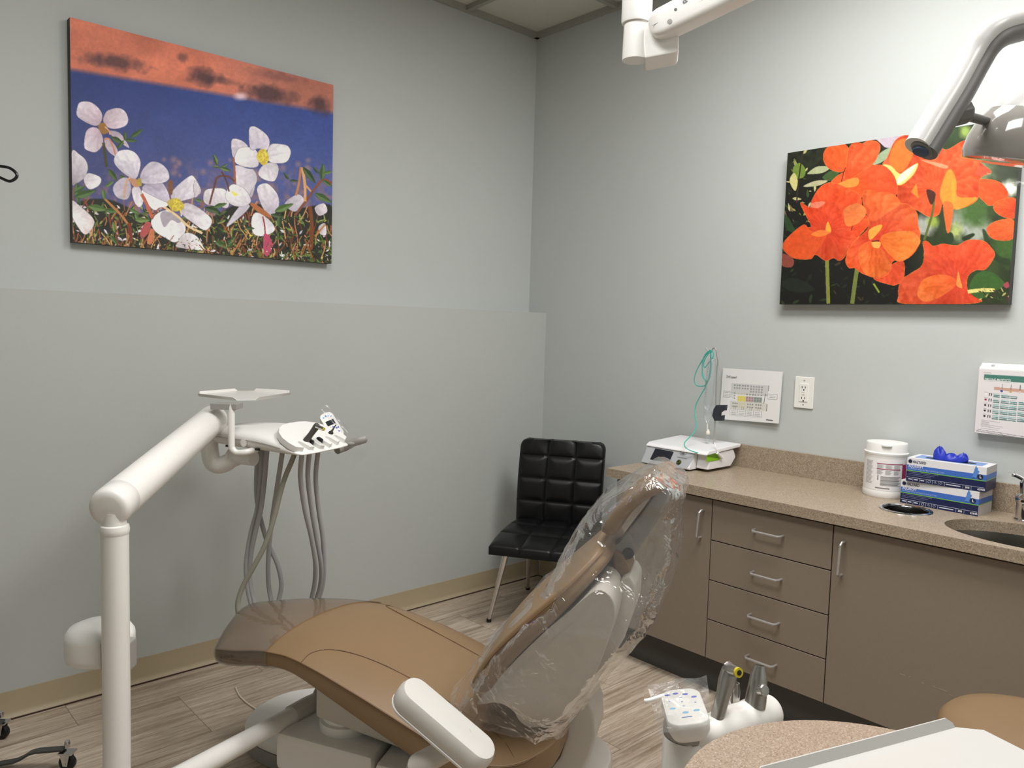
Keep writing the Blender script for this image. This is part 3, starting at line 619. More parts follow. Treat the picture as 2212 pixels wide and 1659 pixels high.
for _ in range(60):
    x, y = rnd.uniform(1780, 1960), rnd.uniform(560, 660); p.leaf(x, y, rnd.uniform(5, 18), rnd.uniform(1.5, 6), rnd.uniform(0, 6.28), rnd.choice([(34, 42, 24), (22, 26, 18), (60, 52, 34), (40, 54, 26)]))
for P, c in ((Cc((180,380),(240,340),(290,400),(270,470),(190,470)), (112, 140, 52)), (Cc((150,480),(190,430),(220,500),(200,590),(160,540)), (206, 200, 130)), (Cc((310,430),(400,370),(510,380),(440,430),(330,440)), (178, 184, 140)), (Cc((270,550),(380,500),(490,500),(400,545)), (190, 186, 146)), (Cc((440,470),(520,410),(590,430),(520,500)), (66, 92, 44)), (Cc((890,350),(960,250),(1060,200),(1050,270),(960,340)), (160, 178, 140)), (Cc((100,800),(150,850),(200,960),(120,930)), (40, 66, 32)), (Cc((60,1420),(200,1370),(370,1470),(200,1500)), (28, 36, 26)), (Cc((75,1150),(180,1200),(170,1270),(80,1260)), (140, 70, 56))): p.poly(P, c)
p.curve(Cc((270,220),(230,480),(210,700)), 3, (52, 44, 28))
def O1(P, c, b=(216, 66, 30), t=(240, 98, 34), o=(250, 140, 60), st=8): p.petal(P, b, t, c, st, 30, o)
p.curve(Cc((482,1200),(495,1600)), 8, (134, 138, 62)); p.curve(Cc((755,1270),(735,1400),(708,1600)), 9, (118, 128, 60)); p.curve(Cc((900,1420),(950,1500)), 4, (140, 160, 50))
O1(D((820,500),(1000,490),(1110,540),(1150,650),(1000,720),(940,690),(860,600)), D((700,500))[0], (236, 100, 40), (236, 84, 30)); O1(D((1020,740),(1060,680),(1215,660),(1210,830),(1080,810)), D((1250,760))[0]); O1(D((960,930),(1050,860),(1200,855),(1190,1020),(1020,1020)), D((1250,900))[0], (236, 100, 40), (238, 96, 40))
O1(D((70,290),(150,130),(270,100),(330,240),(520,200),(610,220),(790,140),(900,330),(1000,420),(900,480),(880,660),(750,740),(660,750),(630,940),(600,940),(570,700),(530,800),(440,820),(330,760),(180,700),(150,600),(30,380)), D((500,560))[0], (232, 84, 34), (232, 82, 34), st=14)
p.poly(D((90,280),(150,150),(260,130),(300,260),(200,420),(100,360)), (244, 130, 44), True, .8, 2); p.poly(D((30,370),(100,365),(200,440),(340,340),(300,450),(160,540)), (250, 216, 120), True, 1, 3); p.poly(D((150,530),(190,440),(330,350),(250,470)), (252, 240, 200), True, 1, 3)
p.poly(D((540,620),(590,440),(640,400),(690,520),(660,760),(600,760)), (246, 160, 50), True, .85, 3); p.poly(D((650,480),(700,640),(880,650),(760,735),(660,740)), (248, 164, 56), True, .8, 3); p.poly(D((280,600),(330,520),(350,660)), (246, 150, 50), True, .8, 2); p.poly(D((570,700),(660,720),(630,940),(600,945)), (236, 110, 50), True, .9, 1); p.poly(D((380,310),(600,360),(580,390),(430,340)), (250, 190, 150), True, .6, 2)
p.curve(D((490,640),(470,800),(400,1030)), 5, (96, 104, 44)); p.poly(D((420,580),(500,610),(480,700),(450,700)), (60, 30, 20), True, .9, 1)
O1(Cc((520,510),(620,430),(760,400),(880,360),(1000,370),(1090,470),(1110,600),(1050,650),(900,600),(760,650),(560,560)), Cc((640,520))[0], (238, 98, 38), (236, 80, 34)); O1(Cc((450,300),(470,220),(550,165),(640,170),(690,260),(640,400),(580,420),(490,380)), Cc((640,460))[0], (238, 90, 34), (242, 100, 40)); O1(Cc((680,210),(730,155),(800,165),(850,140),(930,150),(960,200),(930,290),(880,360),(760,440),(680,480),(640,470),(660,330)), Cc((640,500))[0], (236, 82, 34), (240, 92, 38), st=12)
p.poly(Cc((560,540),(640,500),(740,470),(770,500),(740,550),(620,560)), (250, 150, 62)); p.line(Cc((612,510),(630,430),(650,380)), 1.5, (90, 20, 20))
O1(Cc((245,695),(330,740),(350,670),(420,560),(520,515),(650,560),(780,640),(800,760),(860,880),(720,1050),(640,1180),(590,1215),(540,1190),(470,1215),(380,1160),(330,1200),(180,1190),(85,1095),(140,1000),(270,895),(310,920),(340,900),(290,800)), Cc((480,930))[0], (220, 62, 34), (240, 88, 36), st=10)
p.poly(Cc((140,1000),(270,900),(360,960),(480,980),(380,1150),(330,1195),(180,1185),(95,1095)), (242, 96, 36), True, .6, 2); p.poly(Cc((310,720),(380,690),(470,690),(400,745)), (250, 190, 170), True, .5, 2); p.poly(Cc((470,940),(490,865),(520,940),(500,960)), (252, 170, 60)); p.poly(Cc((340,980),(420,940),(520,960),(420,1000)), (248, 140, 56), True, .8, 1)
O1(Cc((900,1370),(1050,1260))+D((210,1220),(215,1380),(150,1430))+Cc((1050,1430)), Cc((900,1100))[0], (222, 68, 36), (232, 80, 38))
f3 = Cc((800,640),(860,580),(950,600),(1060,610),(1140,700))+D((250,710),(330,780),(345,900),(362,960),(355,1050),(320,1130),(240,1200),(120,1220),(100,1300),(50,1350))+Cc((930,1370),(800,1330),(730,1280),(680,1280),(650,1200),(720,1050),(860,900))
O1(f3, Cc((920,1020))[0], (222, 64, 36), (242, 98, 38), st=12)
p.petal(D((10,1050),(60,970),(270,950),(355,1010),(350,1080),(240,1200),(140,1210)), (240, 110, 40), (248, 136, 52), Cc((920,1020))[0], 10, 30, (222, 70, 34)); p.petal(Cc((800,640),(860,580),(950,600),(1060,610),(1140,700),(1040,780),(900,860),(830,780)), (230, 74, 36), (244, 110, 46), Cc((920,1020))[0], 12, 30, (226, 76, 36))
p.petal(Cc((760,1130),(860,1040),(960,1100),(1040,1200),(1050,1290),(940,1365),(810,1320)), (236, 90, 36), (244, 116, 46), Cc((920,1020))[0], 12, 30, (224, 72, 36))
p.petal(Cc((630,800),(650,740),(750,700),(820,740),(830,800),(760,880),(660,905)), (240, 110, 50), (248, 136, 66), Cc((720,800))[0], 6, 10, (220, 70, 34)); p.poly(Cc((860,940),(970,890),(960,940),(870,1030)), (250, 164, 62)); p.poly(Cc((885,1050),(960,1050),(950,1100),(900,1095)), (252, 176, 84)); p.line(Cc((885,1042),(950,1036)), 2, (60, 20, 16)); p.line(Cc((700,945),(712,905)), 1.5, (60, 16, 16))
O1(D((390,1050),(430,1045),(480,1085),(570,1065),(690,1080),(800,1030),(930,1040),(1000,1100),(1030,1170),(950,1290),(860,1300),(790,1360),(790,1480),(890,1590),(230,1600),(170,1530),(190,1400),(280,1330),(380,1260),(400,1150)), D((700,1400))[0], (220, 64, 36), (238, 86, 38), st=10)
p.petal(D((340,1490),(400,1380),(560,1340),(690,1390),(640,1480),(450,1580),(360,1560)), (238, 90, 38), (246, 120, 48), D((700,1400))[0], 10, 30, (224, 74, 36)); p.poly(D((690,1400),(705,1310),(725,1390),(740,1460),(690,1440)), (250, 150, 70))
p.poly(D((800,1480),(860,1340),(980,1310),(1080,1370),(1120,1440),(1000,1500),(900,1560)), (60, 98, 40)); p.curve(D((790,1495),(900,1480),(1030,1480)), 8, (232, 220, 130))
for _ in range(30): q = D((rnd.uniform(900, 1160), rnd.uniform(1480, 1590)))[0]; p.leaf(q[0], q[1], rnd.uniform(4, 12), rnd.uniform(1, 4), rnd.uniform(0, 6.28), rnd.choice([(40, 44, 24), (190, 186, 110), (80, 50, 44), (60, 80, 36)]))
p.poly(D((1110,1430),(1150,1405),(1160,1450),(1130,1460)), (170, 70, 84))
p.a *= .93*(0.93+.14*p.n3[..., None])
q1 = atx(1702, 328, FY); q2 = atx(2205, 256, FY); q3 = atx(2181, 657, FY); q4 = atx(1684, 657, FY)
y0, y1 = (q1.y+q4.y)/2, (q2.y+q3.y)/2; zt, zb = (q1.z+q2.z)/2, (q3.z+q4.z)/2
t = thing('canvas_print', 'canvas print of orange flowers with green leaves, right wall', 'wall picture', (-0.018, (y0+y1)/2, zb))
MB().box((FY, y1, zb), (-0.0004, y0, zt)).build('stretcher', edgem, t)
pr = p
printed('print', (FY-.0006, y0, zt), (FY-.0006, y1, zt), (FY-.0006, y1, zb), (FY-.0006, y0, zb), 520, 400, lambda P, u, v: pr.sample(*projnp(P)), canvm, t)
# ------------------------------------------------------------------ drill speed chart
WX = Vector((-1, 0, 0)); WR = Vector((0, -1, 0))
q = [atx(1562, 795, -0.008), atx(1691, 803, -0.016), atx(1682, 915, -0.018), atx(1554, 905, -0.010)]
t = thing('wall_chart', 'white Drill speed sheet on the wall above the white machine', 'sign', ((q[2]+q[3])/2))
mb = MB(); off_ = Vector((0.003, 0, 0)); mb.prism(q, off_); mb.build('backing', M('clear_acrylic_white', rgb(215, 215, 212), 0.2, var=0.02), t)
tl, tr_, br, bl = q
def QP(u, v, d=0.0008): return (tl*(1-u)+tr_*u)*(1-v)+(bl*(1-u)+br*u)*v+Vector((-d, 0, 0))
pc = Paint(0, 0, 260, 220, 2.0)
pc.a[:] = (231, 229, 227)
def hx(x, y): return ((x-200)/1190*260*1.0, (y-125)/1000*220)
# chart laid out in its own sheet units (260 x 220)
pc.poly([(44, 62), (206, 62), (206, 108), (44, 108)], (208, 206, 204), False); pc.poly([(44, 138), (206, 138), (206, 172), (44, 172)], (214, 211, 202), False)
def ring(x, y, c, r=3.2, fill=None):
    P_ = [(x+r*math.cos(k*.5236), y+r*math.sin(k*.5236)) for k in range(12)]; pc.poly(P_, c, False); pc.poly([(x+(u-x)*.55, y+(v-y)*.55) for u, v in P_], fill or (222, 220, 218), False)
for r_ in range(2):
    for k in range(3): ring(60+k*11, 70+r_*12, (60, 58, 58)); ring(96+k*11, 70+r_*12, (60, 58, 58))
for r_ in range(3):
    for k in range(5): ring(133+k*11.5, 71+r_*11, (60, 58, 58), 3.4)
pc.poly([(76, 114), (112, 114), (112, 138), (76, 138)], (226, 214, 110), False); pc.poly([(113, 114), (147, 114), (147, 138), (113, 138)], (196, 168, 168), False); pc.poly([(148, 114), (184, 114), (184, 138), (148, 138)], (160, 172, 164), False)
for k in range(3): ring(62, 104+k*11, (60, 58, 58))
for k in range(3):
    ring(80+k*13, 106, (190, 176, 70)); ring(117+k*13, 106, (70, 40, 44)); ring(153+k*13, 106, (40, 44, 44))
    for r_ in range(2):
        ring(81+k*12, 120+r_*11, (206, 190, 60)); ring(118+k*12, 120+r_*11, (84, 40, 46)); ring(153+k*12, 120+r_*11, (34, 40, 38))
        ring(58+k*9, 148+r_*12, (30, 30, 30)); ring(88+k*10, 148+r_*12, (206, 190, 60)); ring(124+k*10, 148+r_*12, (70, 44, 46)); ring(160+k*10, 148+r_*12, (40, 42, 42))
def frame(x0, y0, x1, y1, c=(110, 108, 108)): pc.line([(x0, y0), (x1, y0), (x1, y1), (x0, y1), (x0, y0)], 1.3, c)
frame(10, 98, 40, 124); frame(206, 98, 246, 119)
for k in range(4): frame(46+k*35, 174, 81+k*35, 200)
for k in range(4):
    for r_ in range(3): pc.line([(52+k*35, 181+r_*7), (75+k*35, 181+r_*7)], 2.2, (150, 148, 148))
for r_ in range(3): pc.line([(16, 104+r_*7), (34, 104+r_*7)], 2.2, (150, 148, 148)); pc.line([(40, 104+r_*8), (58, 104+r_*9)], 1.2, (90, 88, 88))
for r_ in range(2): pc.line([(214, 105+r_*7), (238, 105+r_*7)], 2.0, (160, 158, 158))
pc.line([(188, 104), (206, 104)], 1.4, (60, 60, 60)); pc.line([(207, 62), (207, 86)], 2.5, (80, 80, 80)); pc.line([(196, 98), (192, 140)], 2.5, (90, 90, 90)); pc.line([(206, 142), (206, 172)], 2.5, (80, 80, 80))
for k in range(4): pc.line([(62+k*35, 160), (62+k*35, 174)], 1.2, (70, 70, 70)); pc.line([(70+k*35, 160), (70+k*35, 174)], 1.2, (70, 70, 70))
sheetm = attr_mat('printed_sheet', 0.4, 0.5)
printed('sheet', QP(0, 0), QP(1, 0), QP(1, 1), QP(0, 1), 200, 170, lambda P, u, v: pc.sample(u*260, v*220), sheetm, t)
rt_ = (tr_-tl).normalized(); upv = (tl-bl).normalized()
text('Drill speed', QP(.075, .185, .0016), rt_, upv, 0.0155, ink, t, fit=0.047)
text('straumann', QP(.80, .955, .0016), rt_, upv, 0.010, ink, t, fit=0.030, bold=.02)
# ------------------------------------------------------------------ wall outlet
c = atx(1738, 848, 0); c.x = 0
t = thing('wall_outlet', 'white two-socket wall outlet beside the drill chart', 'outlet', c-Z*0.06)
def wallbox(cy, cz, w, h, x0, x1, r, mat, nm, bev=0.0, par=None):
    pol = [Vector((x0, cy+a, cz+b)) for a, b in rrect(w, h, r)]; return MB().prism(pol, Vector((x1-x0, 0, 0))).build(nm, mat, par or t, bevel=bev)
wp = M('outlet_white', rgb(232, 230, 224), 0.35, var=0.01)
wallbox(c.y, c.z, 0.078, 0.122, -0.0005, -0.0065, 0.004, wp, 'plate', 0.003)
rc = wallbox(c.y, c.z, 0.034, 0.070, -0.006, -0.0092, 0.003, wp, 'receptacle', 0.0008)
for s_ in (1, -1):
    for d in (-0.0063, 0.0063): wallbox(c.y+d, c.z+s_*0.021, 0.0026, 0.0085, -0.0091, -0.0095, 0.0005, black, 'slot', par=rc)
    wallbox(c.y-0.001, c.z+s_*0.021-0.0105, 0.0058, 0.0058, -0.0091, -0.0095, 0.0028, black, 'slot', par=rc)
for d in (0.0045, -0.0045): wallbox(c.y, c.z+d, 0.013, 0.0066, -0.009, -0.0108, 0.001, wp, 'button', 0.0005, par=rc)
for s_ in (1, -1): MB().lathe((-0.0064, c.y, c.z+s_*0.047), WX, [(0.0028, 0), (0.0028, 0.0006), (0.001, 0.0008)], 12).build('screw', steel, t)
# ------------------------------------------------------------------ drilling protocol sheet in a wall holder
px_ = -0.030
tl = atx(2112, 795, px_); bl = atx(2109, 933, px_); zt, zb = tl.z, bl.z-0.004; y0 = (tl.y+bl.y)/2; y1 = y0-0.30
t = thing('wall_chart', 'Drilling Protocol sheet in a clear wall holder, cut by the right frame edge', 'sign', (-0.015, (y0+y1)/2, zb))
clr = M('clear_acrylic', rgb(235, 235, 232), 0.15, var=0.01)
hz = atx(2128, 784, -0.001).z
mb = MB(); mb.add([(px_, y0, zt), (px_, y1, zt), (-0.001, y1, hz), (-0.001, y0, hz), (px_, y0, zt-0.004), (px_, y1, zt-0.004), (-0.001, y1, zt-0.004), (-0.001, y0, zt-0.004)], [(0,1,2,3), (4,7,6,5), (0,4,5,1), (1,5,6,2), (2,6,7,3), (3,7,4,0)]); mb.build('lid', clr, t)
MB().box((px_, y1, zb), (-0.004, y0, zt-0.0045)).build('holder', clr, t, bevel=0.001, segs=1)
MB().lathe((px_*.5, y0-0.035, (zt+hz)/2+.0005), Vector((-(hz-zt), 0, .03)), [(0.006, 0), (0.006, 0.002), (0.003, 0.003)], 16).build('stud', steel, t)
w_, h_ = y0-y1, zt-zb; pc2 = Paint(0, 0, 300, 215, 1.6); pc2.a[:] = (222, 216, 216)
sc_ = 215/1180.0
def K(*q): return [((x-262)*0.1816, (y-265)*0.1816+2) for x, y in q]
pc2.poly(K((348, 340), (1800, 340), (1800, 470), (348, 440)), (70, 122, 108), False)
pc2.poly(K((520, 560), (1800, 590), (1800, 660), (520, 615)), (196, 158, 140), False)
gr_ = [(150, 188, 186), (96, 140, 138), (70, 112, 110)]
for r_ in range(5):
    y_ = 690+r_*102
    for k in range(3):
        xe = 1800 if r_ > 1 else (880 if k else 740)+r_*130
        for xa, xb in ((515, 615), (632, min(xe, 890)), (905, xe)):
            if xb > xa: pc2.poly(K((xa, y_-18+k*30), (xb, y_-18+k*30+(xb-xa)*.03), (xb, y_+k*30+(xb-xa)*.03), (xa, y_+k*30)), gr_[k] if r_ > 1 or k else (190, 205, 205), False)
    pc2.poly([(K((400, y_+15))[0][0]+3.4*math.cos(a*.6), K((400, y_+15))[0][1]+3.4*math.sin(a*.6)) for a in range(11)], (150, 40, 50) if r_ == 1 else ((235, 232, 232) if r_ == 0 else (34, 34, 36)), False)
    for x_ in (455, 488): pc2.poly(K((x_-9, y_-5), (x_+9, y_-8), (x_+6, y_+42), (x_-6, y_+42)), (40, 40, 42), False)
    pc2.line(K((372, y_-22), (435, y_-20)), 1.3, (150, 145, 145))
for x_, cc_ in ((640, (60, 70, 150)), (778, (190, 160, 100)), (915, (215, 195, 190)), (1050, (150, 50, 50)), (1190, (60, 60, 70)), (1330, (60, 110, 70))):
    pc2.line(K((x_, 640), (x_-18, 1160)), 1.0, (225, 222, 222)); pc2.line(K((x_+4, 500), (x_+2, 590)), 1.8, (70, 66, 66)); pc2.poly([(K((x_, 628))[0][0]+4*math.cos(a*.6), K((x_, 628))[0][1]+4*math.sin(a*.6)) for a in range(11)], cc_, False)
for y_, xe in ((1190, 650), (1215, 490), (1232, 490), (1250, 480), (1268, 700), (1285, 510), (1305, 650), (1340, 630)): pc2.line(K((350, y_), (xe, y_+(xe-350)*.06)), 1.2, (150, 146, 148))
pc2.line(K((310, 1375), (1800, 1470)), 1.6, (120, 116, 118)); pc2.line(K((290, 1405), (1800, 1500)), 2.0, (110, 106, 108)); pc2.line(K((335, 308), (460, 311)), 1.4, (140, 136, 138))
printed('sheet', (px_-.0008, y0, zt-.004), (px_-.0008, y1, zt-.004), (px_-.0008, y1, zb+.002), (px_-.0008, y0, zb+.002), 230, 165, lambda P, u, v: pc2.sample(u*300, v*215), sheetm, t)
text('DRILLING PROTOCOL', (px_-.0016, y0-0.030*0.62, zt-0.0395), WR, Z, 0.0125, whiteink, t, fit=0.075, bold=.015)
# ------------------------------------------------------------------ surgical motor unit on the counter
t = thing('surgical_motor', 'white and grey surgical motor console with dark screen on the counter', 'medical device', (-0.16, -1.13, CZ))
DFX = -0.300
Pb = Vector((DFX, 0, CZ+0.012)); Pt = Vector((DFX+0.030, 0, CZ+0.068)); pn = (Pt-Pb).cross(Vector((0, 1, 0))).normalized()
def onp(x, y, lift=0.0):
    n = pn if pn.x < 0 else -pn
    return onplane(x, y, Pb, n)+n*lift
yl, yr = onp(1386, 996).y, onp(1489, 1010).y
lgrey = M('light_grey_panel', rgb(172, 174, 177), 0.38, var=0.02)
pal = M('console_white', rgb(232, 231, 232), 0.3, var=0.01)
side = [(DFX+0.004, CZ+0.005), (DFX, CZ+0.012), (DFX+0.030, CZ+0.068), (DFX+0.036, CZ+0.076), (-0.04, CZ+0.088), (-0.04, CZ+0.008)]
MB().prism([(x, yl, z) for x, z in side], (0, yr-yl, 0)).build('body', pal, t, bevel=0.004)
mb = MB(); mb.prism([onp(1386, 996, .0006), onp(1401, 962, .0006), onp(1503, 978, .0006), onp(1497, 990, .0006), onp(1489, 1005, .0006), onp(1482, 1013, .0006), onp(1390, 999, .0006)], pn*0.001 if pn.x < 0 else -pn*0.001); mb.build('front_panel', lgrey, t)
scr = M('dark_screen', rgb(34, 38, 44), 0.12, var=0.2, vscale=30)
mb = MB(); mb.prism([onp(1416.5, 969, .002), onp(1456, 976.5, .002), onp(1446, 1000, .002), onp(1405, 992.5, .002)], pn*0.001 if pn.x < 0 else -pn*0.001); mb.build('screen', scr, t)
nn = pn if pn.x < 0 else -pn
kb = MB().lathe(onp(1467, 999, .0015), nn, [(0.011, 0), (0.011, 0.002), (0.0075, 0.0025), (0.0075, 0.006), (0.0045, 0.0062), (0.0045, 0.003)], 24, mi=0).build('socket', M('socket_metal', rgb(90, 100, 60), 0.3, metal=.6), t)
el = [onp(1476.5, 979, .0021)+Vector((0, -1, 0))*0.0155*math.cos(a*.2094)+ (Pt-Pb).normalized()*0.0085*math.sin(a*.2094) for a in range(30)]
MB().tube(el+[el[0]], 0.0006, 5).build('emblem', ink, t)
text('W&H', onp(1471.5, 981, .0024), WR, (Pt-Pb), 0.0085, ink, t, fit=0.017, bold=.02)
text('implantmed', onp(1463, 988.5, .0024), WR, (Pt-Pb), 0.006, ink, t, fit=0.045)
# overhanging white lid
lid = [atz(1401, 956, CZ+0.085), atz(1508, 974, CZ+0.085), atz(1565, 962, CZ+0.088), atz(1473, 946, CZ+0.088)]
x_f = DFX+0.024; yl2, yr2 = yl+0.002, yr-0.062
mb = MB(); mb.prism([(x_f, yl2, CZ+0.070), (x_f+0.002, yl2, CZ+0.076), (x_f+0.02, yl2, CZ+0.087), (-0.032, yl2, CZ+0.098), (-0.028, yl2, CZ+0.093), (-0.035, yl2, CZ+0.084)], (0, yr2-yl2, 0)); mb.build('lid', pal, t, bevel=0.003)
# pump housing on the right end
pm = MB(); ya, yb2 = yr-0.001, yr-0.058
pm.prism([(DFX+0.045, ya, CZ+0.010), (DFX+0.055, ya, CZ+0.072), (-0.075, ya, CZ+0.078), (-0.055, ya, CZ+0.045), (-0.09, ya, CZ+0.010)], (0, yb2-ya, 0)); pm.build('pump_housing', pal, t, bevel=0.006)
grn = M('lime_green_plastic', rgb(128, 186, 30), 0.35, var=0.05)
pw = yb2-0.0005
q = [onax(x, y, 1, pw) for x, y in ((1524, 991), (1522, 999), (1528, 981), (1551, 975), (1556, 990))]
mb = MB(); mb.prism([onax(x, y, 1, pw) for x, y in ((1525, 998), (1527, 984), (1530, 980), (1544, 977), (1555, 991), (1551, 994))], (0, -0.0012, 0)); pd_ = mb.build('pump_door', grn, t)
mb = MB(); mb.prism([onax(x, y, 1, pw-.0013) for x, y in ((1527.5, 986), (1531, 981), (1543, 979), (1552, 990))], (0, -0.0008, 0)); mb.build('recess', M('green_recess', rgb(84, 122, 24), 0.4), pd_)
mb = MB(); a = onax(1549, 978, 1, pw-0.006); b_ = onax(1560, 989, 1, pw-0.006); mb.tube([a, b_], 0.0055, 12); mb.build('connector', pal, t)
MB().tube(cr([onax(1543, 956, 1, pw+.02), onax(1545, 964, 1, pw), onax(1549, 978, 1, pw-.006)]), 0.002, 8).build('cable', pal, t)
for x, y in ((DFX+0.03, yl-0.02), (DFX+0.03, yr+0.02), (-0.06, yl-0.02), (-0.06, yr+0.02)): MB().lathe((x, y, CZ), Z, [(0.008, 0), (0.008, 0.013)], 12).build('foot', black, t)
# ---- irrigation stand
PX = -0.115
def ix(x, y, v=PX): return atx(x, y, v)
b0 = ix(1542, 958); b0.z = CZ+0.0965
t = thing('irrigation_stand', 'thin steel pole standing up behind the white console lid', 'stand', b0)
rod = [b0, ix(1545, 905), ix(1549, 800), ix(1551.5, 783), ix(1549, 764)]
MB().tube(rod, 0.0036, 10).build('pole', steel, t)
MB().tube(cr([ix(1549, 765), ix(1547.5, 757), ix(1544, 752), ix(1540, 753), ix(1538.5, 758)]), 0.0030, 8).build('hook', steel, t)
MB().tube(cr([ix(1538.5, 758), ix(1534, 762), ix(1529, 757), ix(1525, 751.5)]), 0.0030, 8).build('hook', steel, t)
cl = [(1541, 884), (1547, 875), (1567, 875), (1565, 887), (1560, 887), (1554, 892), (1553, 899), (1561, 897), (1560, 909), (1543, 909), (1538, 898)]
MB().prism([ix(x, y, PX-0.008) for x, y in cl], (0.018, 0, 0)).build('clamp', M('charcoal_plastic', rgb(46, 50, 58), 0.5), t, bevel=0.001)
# ---- clear drip bottle with its chamber
clear = film('clear_plastic', (0.90, 0.92, 0.93), 0.10, 0.05, 0.15, 60, 0.12)
bx = PX-0.018
t = thing('drip_bottle', 'clear graduated drip bottle hanging on the thin steel pole', 'bottle', ix(1529, 950, bx))
ax0, ax1 = ix(1528, 888, bx), ix(1539, 772, bx); ax = (ax1-ax0); Lb = ax.length
MB().lathe(ax0, ax, [(0.004, 0), (0.015, .02), (0.0185, .03), (0.0185, Lb-.02), (0.012, Lb-.005), (0.003, Lb)], 24).build('bottle_body', clear, t)
mk = M('blue_grey_print', rgb(96, 110, 150), 0.6)
ra = WR; ub = ax.normalized()
for k in range(16):
    o_ = ax0+ub*(.06+k*.0085)+Vector((-.0190, 0, 0)); 
    wv = .004 if k % 2 else .007; MB().add([o_+ra*(-.006), o_+ra*(-.006+wv), o_+ra*(-.006+wv)+ub*.0013, o_+ra*(-.006)+ub*.0013], [(0, 1, 2, 3)]).build('graduation', mk, t, fixn=False)
MB().lathe(ix(1528, 915, bx), Z, [(0.004, 0), (0.008, .01), (0.012, .022), (0.019, .05), (0.014, .052), (0.006, .054)], 14).build('drip_chamber', clear, t)
MB().tube([ix(1528, 915, bx), ix(1528, 932, bx)], 0.0028, 8).build('tube', M('translucent_white', rgb(222, 216, 200), 0.35), t)
MB().lathe(ix(1529, 938, bx), Z, [(0.0085, 0), (0.009, .008), (0.006, .012), (0.0045, .02)], 14).build('cap', M('ivory_plastic', rgb(226, 218, 202), 0.4), t)
o_ = ix(1529, 938, bx); MB().lathe(Vector((o_.x, o_.y, CZ+0.0985)), Z, [(0.007, 0), (0.0085, .004), (0.0085, o_.z-CZ-.0985)], 16).build('vial', clear, t)
# ---- teal irrigation line
teal = M('teal_tubing', rgb(62, 176, 160), 0.35, var=0.04)
l1 = [(1534,757),(1521,772),(1506,798),(1500,818),(1503,831),(1514,834),(1526,830),(1533,807),(1535,781),(1535,759)]
l2 = [(1533,759),(1519,774),(1517,796),(1518,813),(1525,824),(1523,837),(1513,855),(1503,876),(1501,894),(1504,915),(1502,930),(1491,943),(1479,956),(1480,965),(1491,973),(1510,979)]
l3 = [(1536,757),(1541,768),(1530,781),(1520,796),(1518,808)]
xs1 = [PX-.022]*10; xs2 = [PX-.03]*8+[PX-.04, PX-.06, PX-.09, PX-.13, PX-.17, PX-.183, PX-.178, PX-.155]
lp_ = [(1533,757),(1522,768),(1517,790),(1519,812),(1527,824),(1534,812),(1537,785),(1536,762),(1540,760),(1541,770),(1532,782),(1522,794),(1521,780)]
mb = MB(); mb.tube(cr([atx(*q, v) for q, v in zip(l1, xs1)]+[atx(*q, PX-.0245-.0005*i) for i, q in enumerate(lp_)]+[atx(*q, v) for q, v in zip(l2, xs2)], 6), 0.0021, 8)
teal_o = mb.build('irrigation_tubing', teal); tag(teal_o, 'teal tubing looped over the steel pole hook and down to the console', 'tubing')
# ------------------------------------------------------------------ wipes canister
wc = Vector((-0.083, -1.914, CZ)); wr = 0.0695
t = thing('wipes_canister', 'white round wipes canister left of the stacked glove boxes', 'canister', wc)
MB().lathe(wc, Z, [(wr*.97, 0), (wr, .004), (wr, .022), (wr*.985, .025), (wr*.985, .142), (wr, .146), (wr*1.02, .150), (wr*1.02, .154), (wr*.97, .156)], 48).build('tub', white, t)
lidm = MB(); lidm.lathe(wc, Z, [(wr*.97, .156), (wr*.955, .160), (wr*.955, .182), (wr*.93, .187), (wr*.5, .1885), (0.002, .189)], 48); ld_ = lidm.build('lid', white, t)
dvw = (CAM-wc); dvw.z = 0; dvw.normalize(); sdw = Z.cross(dvw)
MB().prism([wc+dvw*(wr*.90+a)+sdw*b_+Z*.178 for a, b_ in ((0, -.016), (.006, -.016), (.010, -.008), (.010, .008), (.006, .016), (0, .016))], Z*.007).build('lid_tab', white, ld_, bevel=.002)
def wlab(u, z, lift=.0006): # u = metres along the surface to the right as seen
    a = u/wr; d = dvw*math.cos(a)+sdw*math.sin(a); return wc+d*(wr*.985+lift)+Z*z
MB().add([wlab(0.02+dx, z) for dx, z in ()] or [wlab(u, z, .0004) for z in (.026, .136) for u in np.linspace(-.10, .10, 21)], [(i, i+1, i+22, i+21) for i in range(20)]).build('label', paper, t, fixn=False)
def wbar(u0, u1, z0, z1, mat, nm='print_block', lift=.001):
    us = np.linspace(u0, u1, 8); MB().add([wlab(u, z0, lift) for u in us]+[wlab(u, z1, lift) for u in us], [(i, i+1, i+9, i+8) for i in range(7)]).build(nm, mat, t, fixn=False)
mag = M('magenta_print', rgb(160, 48, 96), 0.5); gry = M('grey_print', rgb(168, 165, 165), 0.6); gry2 = M('dark_grey_print', rgb(118, 115, 115), 0.6)
wbar(-.028, .06, .118, .1205, mag); wbar(-.028, .05, .0995, .102, mag); wbar(.058, .08, .055, .1185, mag)
for k in range(3):
    for r_ in range(5): wbar(-.027+k*.027, -.006+k*.027-(r_ % 2)*.004, .1145-r_*.0026, .1155-r_*.0026, gry, 'fine_print')
    for r_ in range(6): wbar(-.027+k*.027, -.007+k*.027-(r_ % 3)*.003, .0960-r_*.0026, .0970-r_*.0026, gry, 'fine_print')
for r_ in range(10): wbar(-.014, .052-(r_ % 3)*.004, .074-r_*.0033, .0758-r_*.0033, gry2 if r_ % 4 == 0 else gry, 'fine_print')
for r_ in range(18): wbar(-.072, -.042-(r_ % 4)*.002, .124-r_*.0045, .1255-r_*.0045, gry, 'fine_print')
wbar(-.024, -.021, .062, .080, gry2); wbar(-.030, .016, .0335, .0365, gry2)
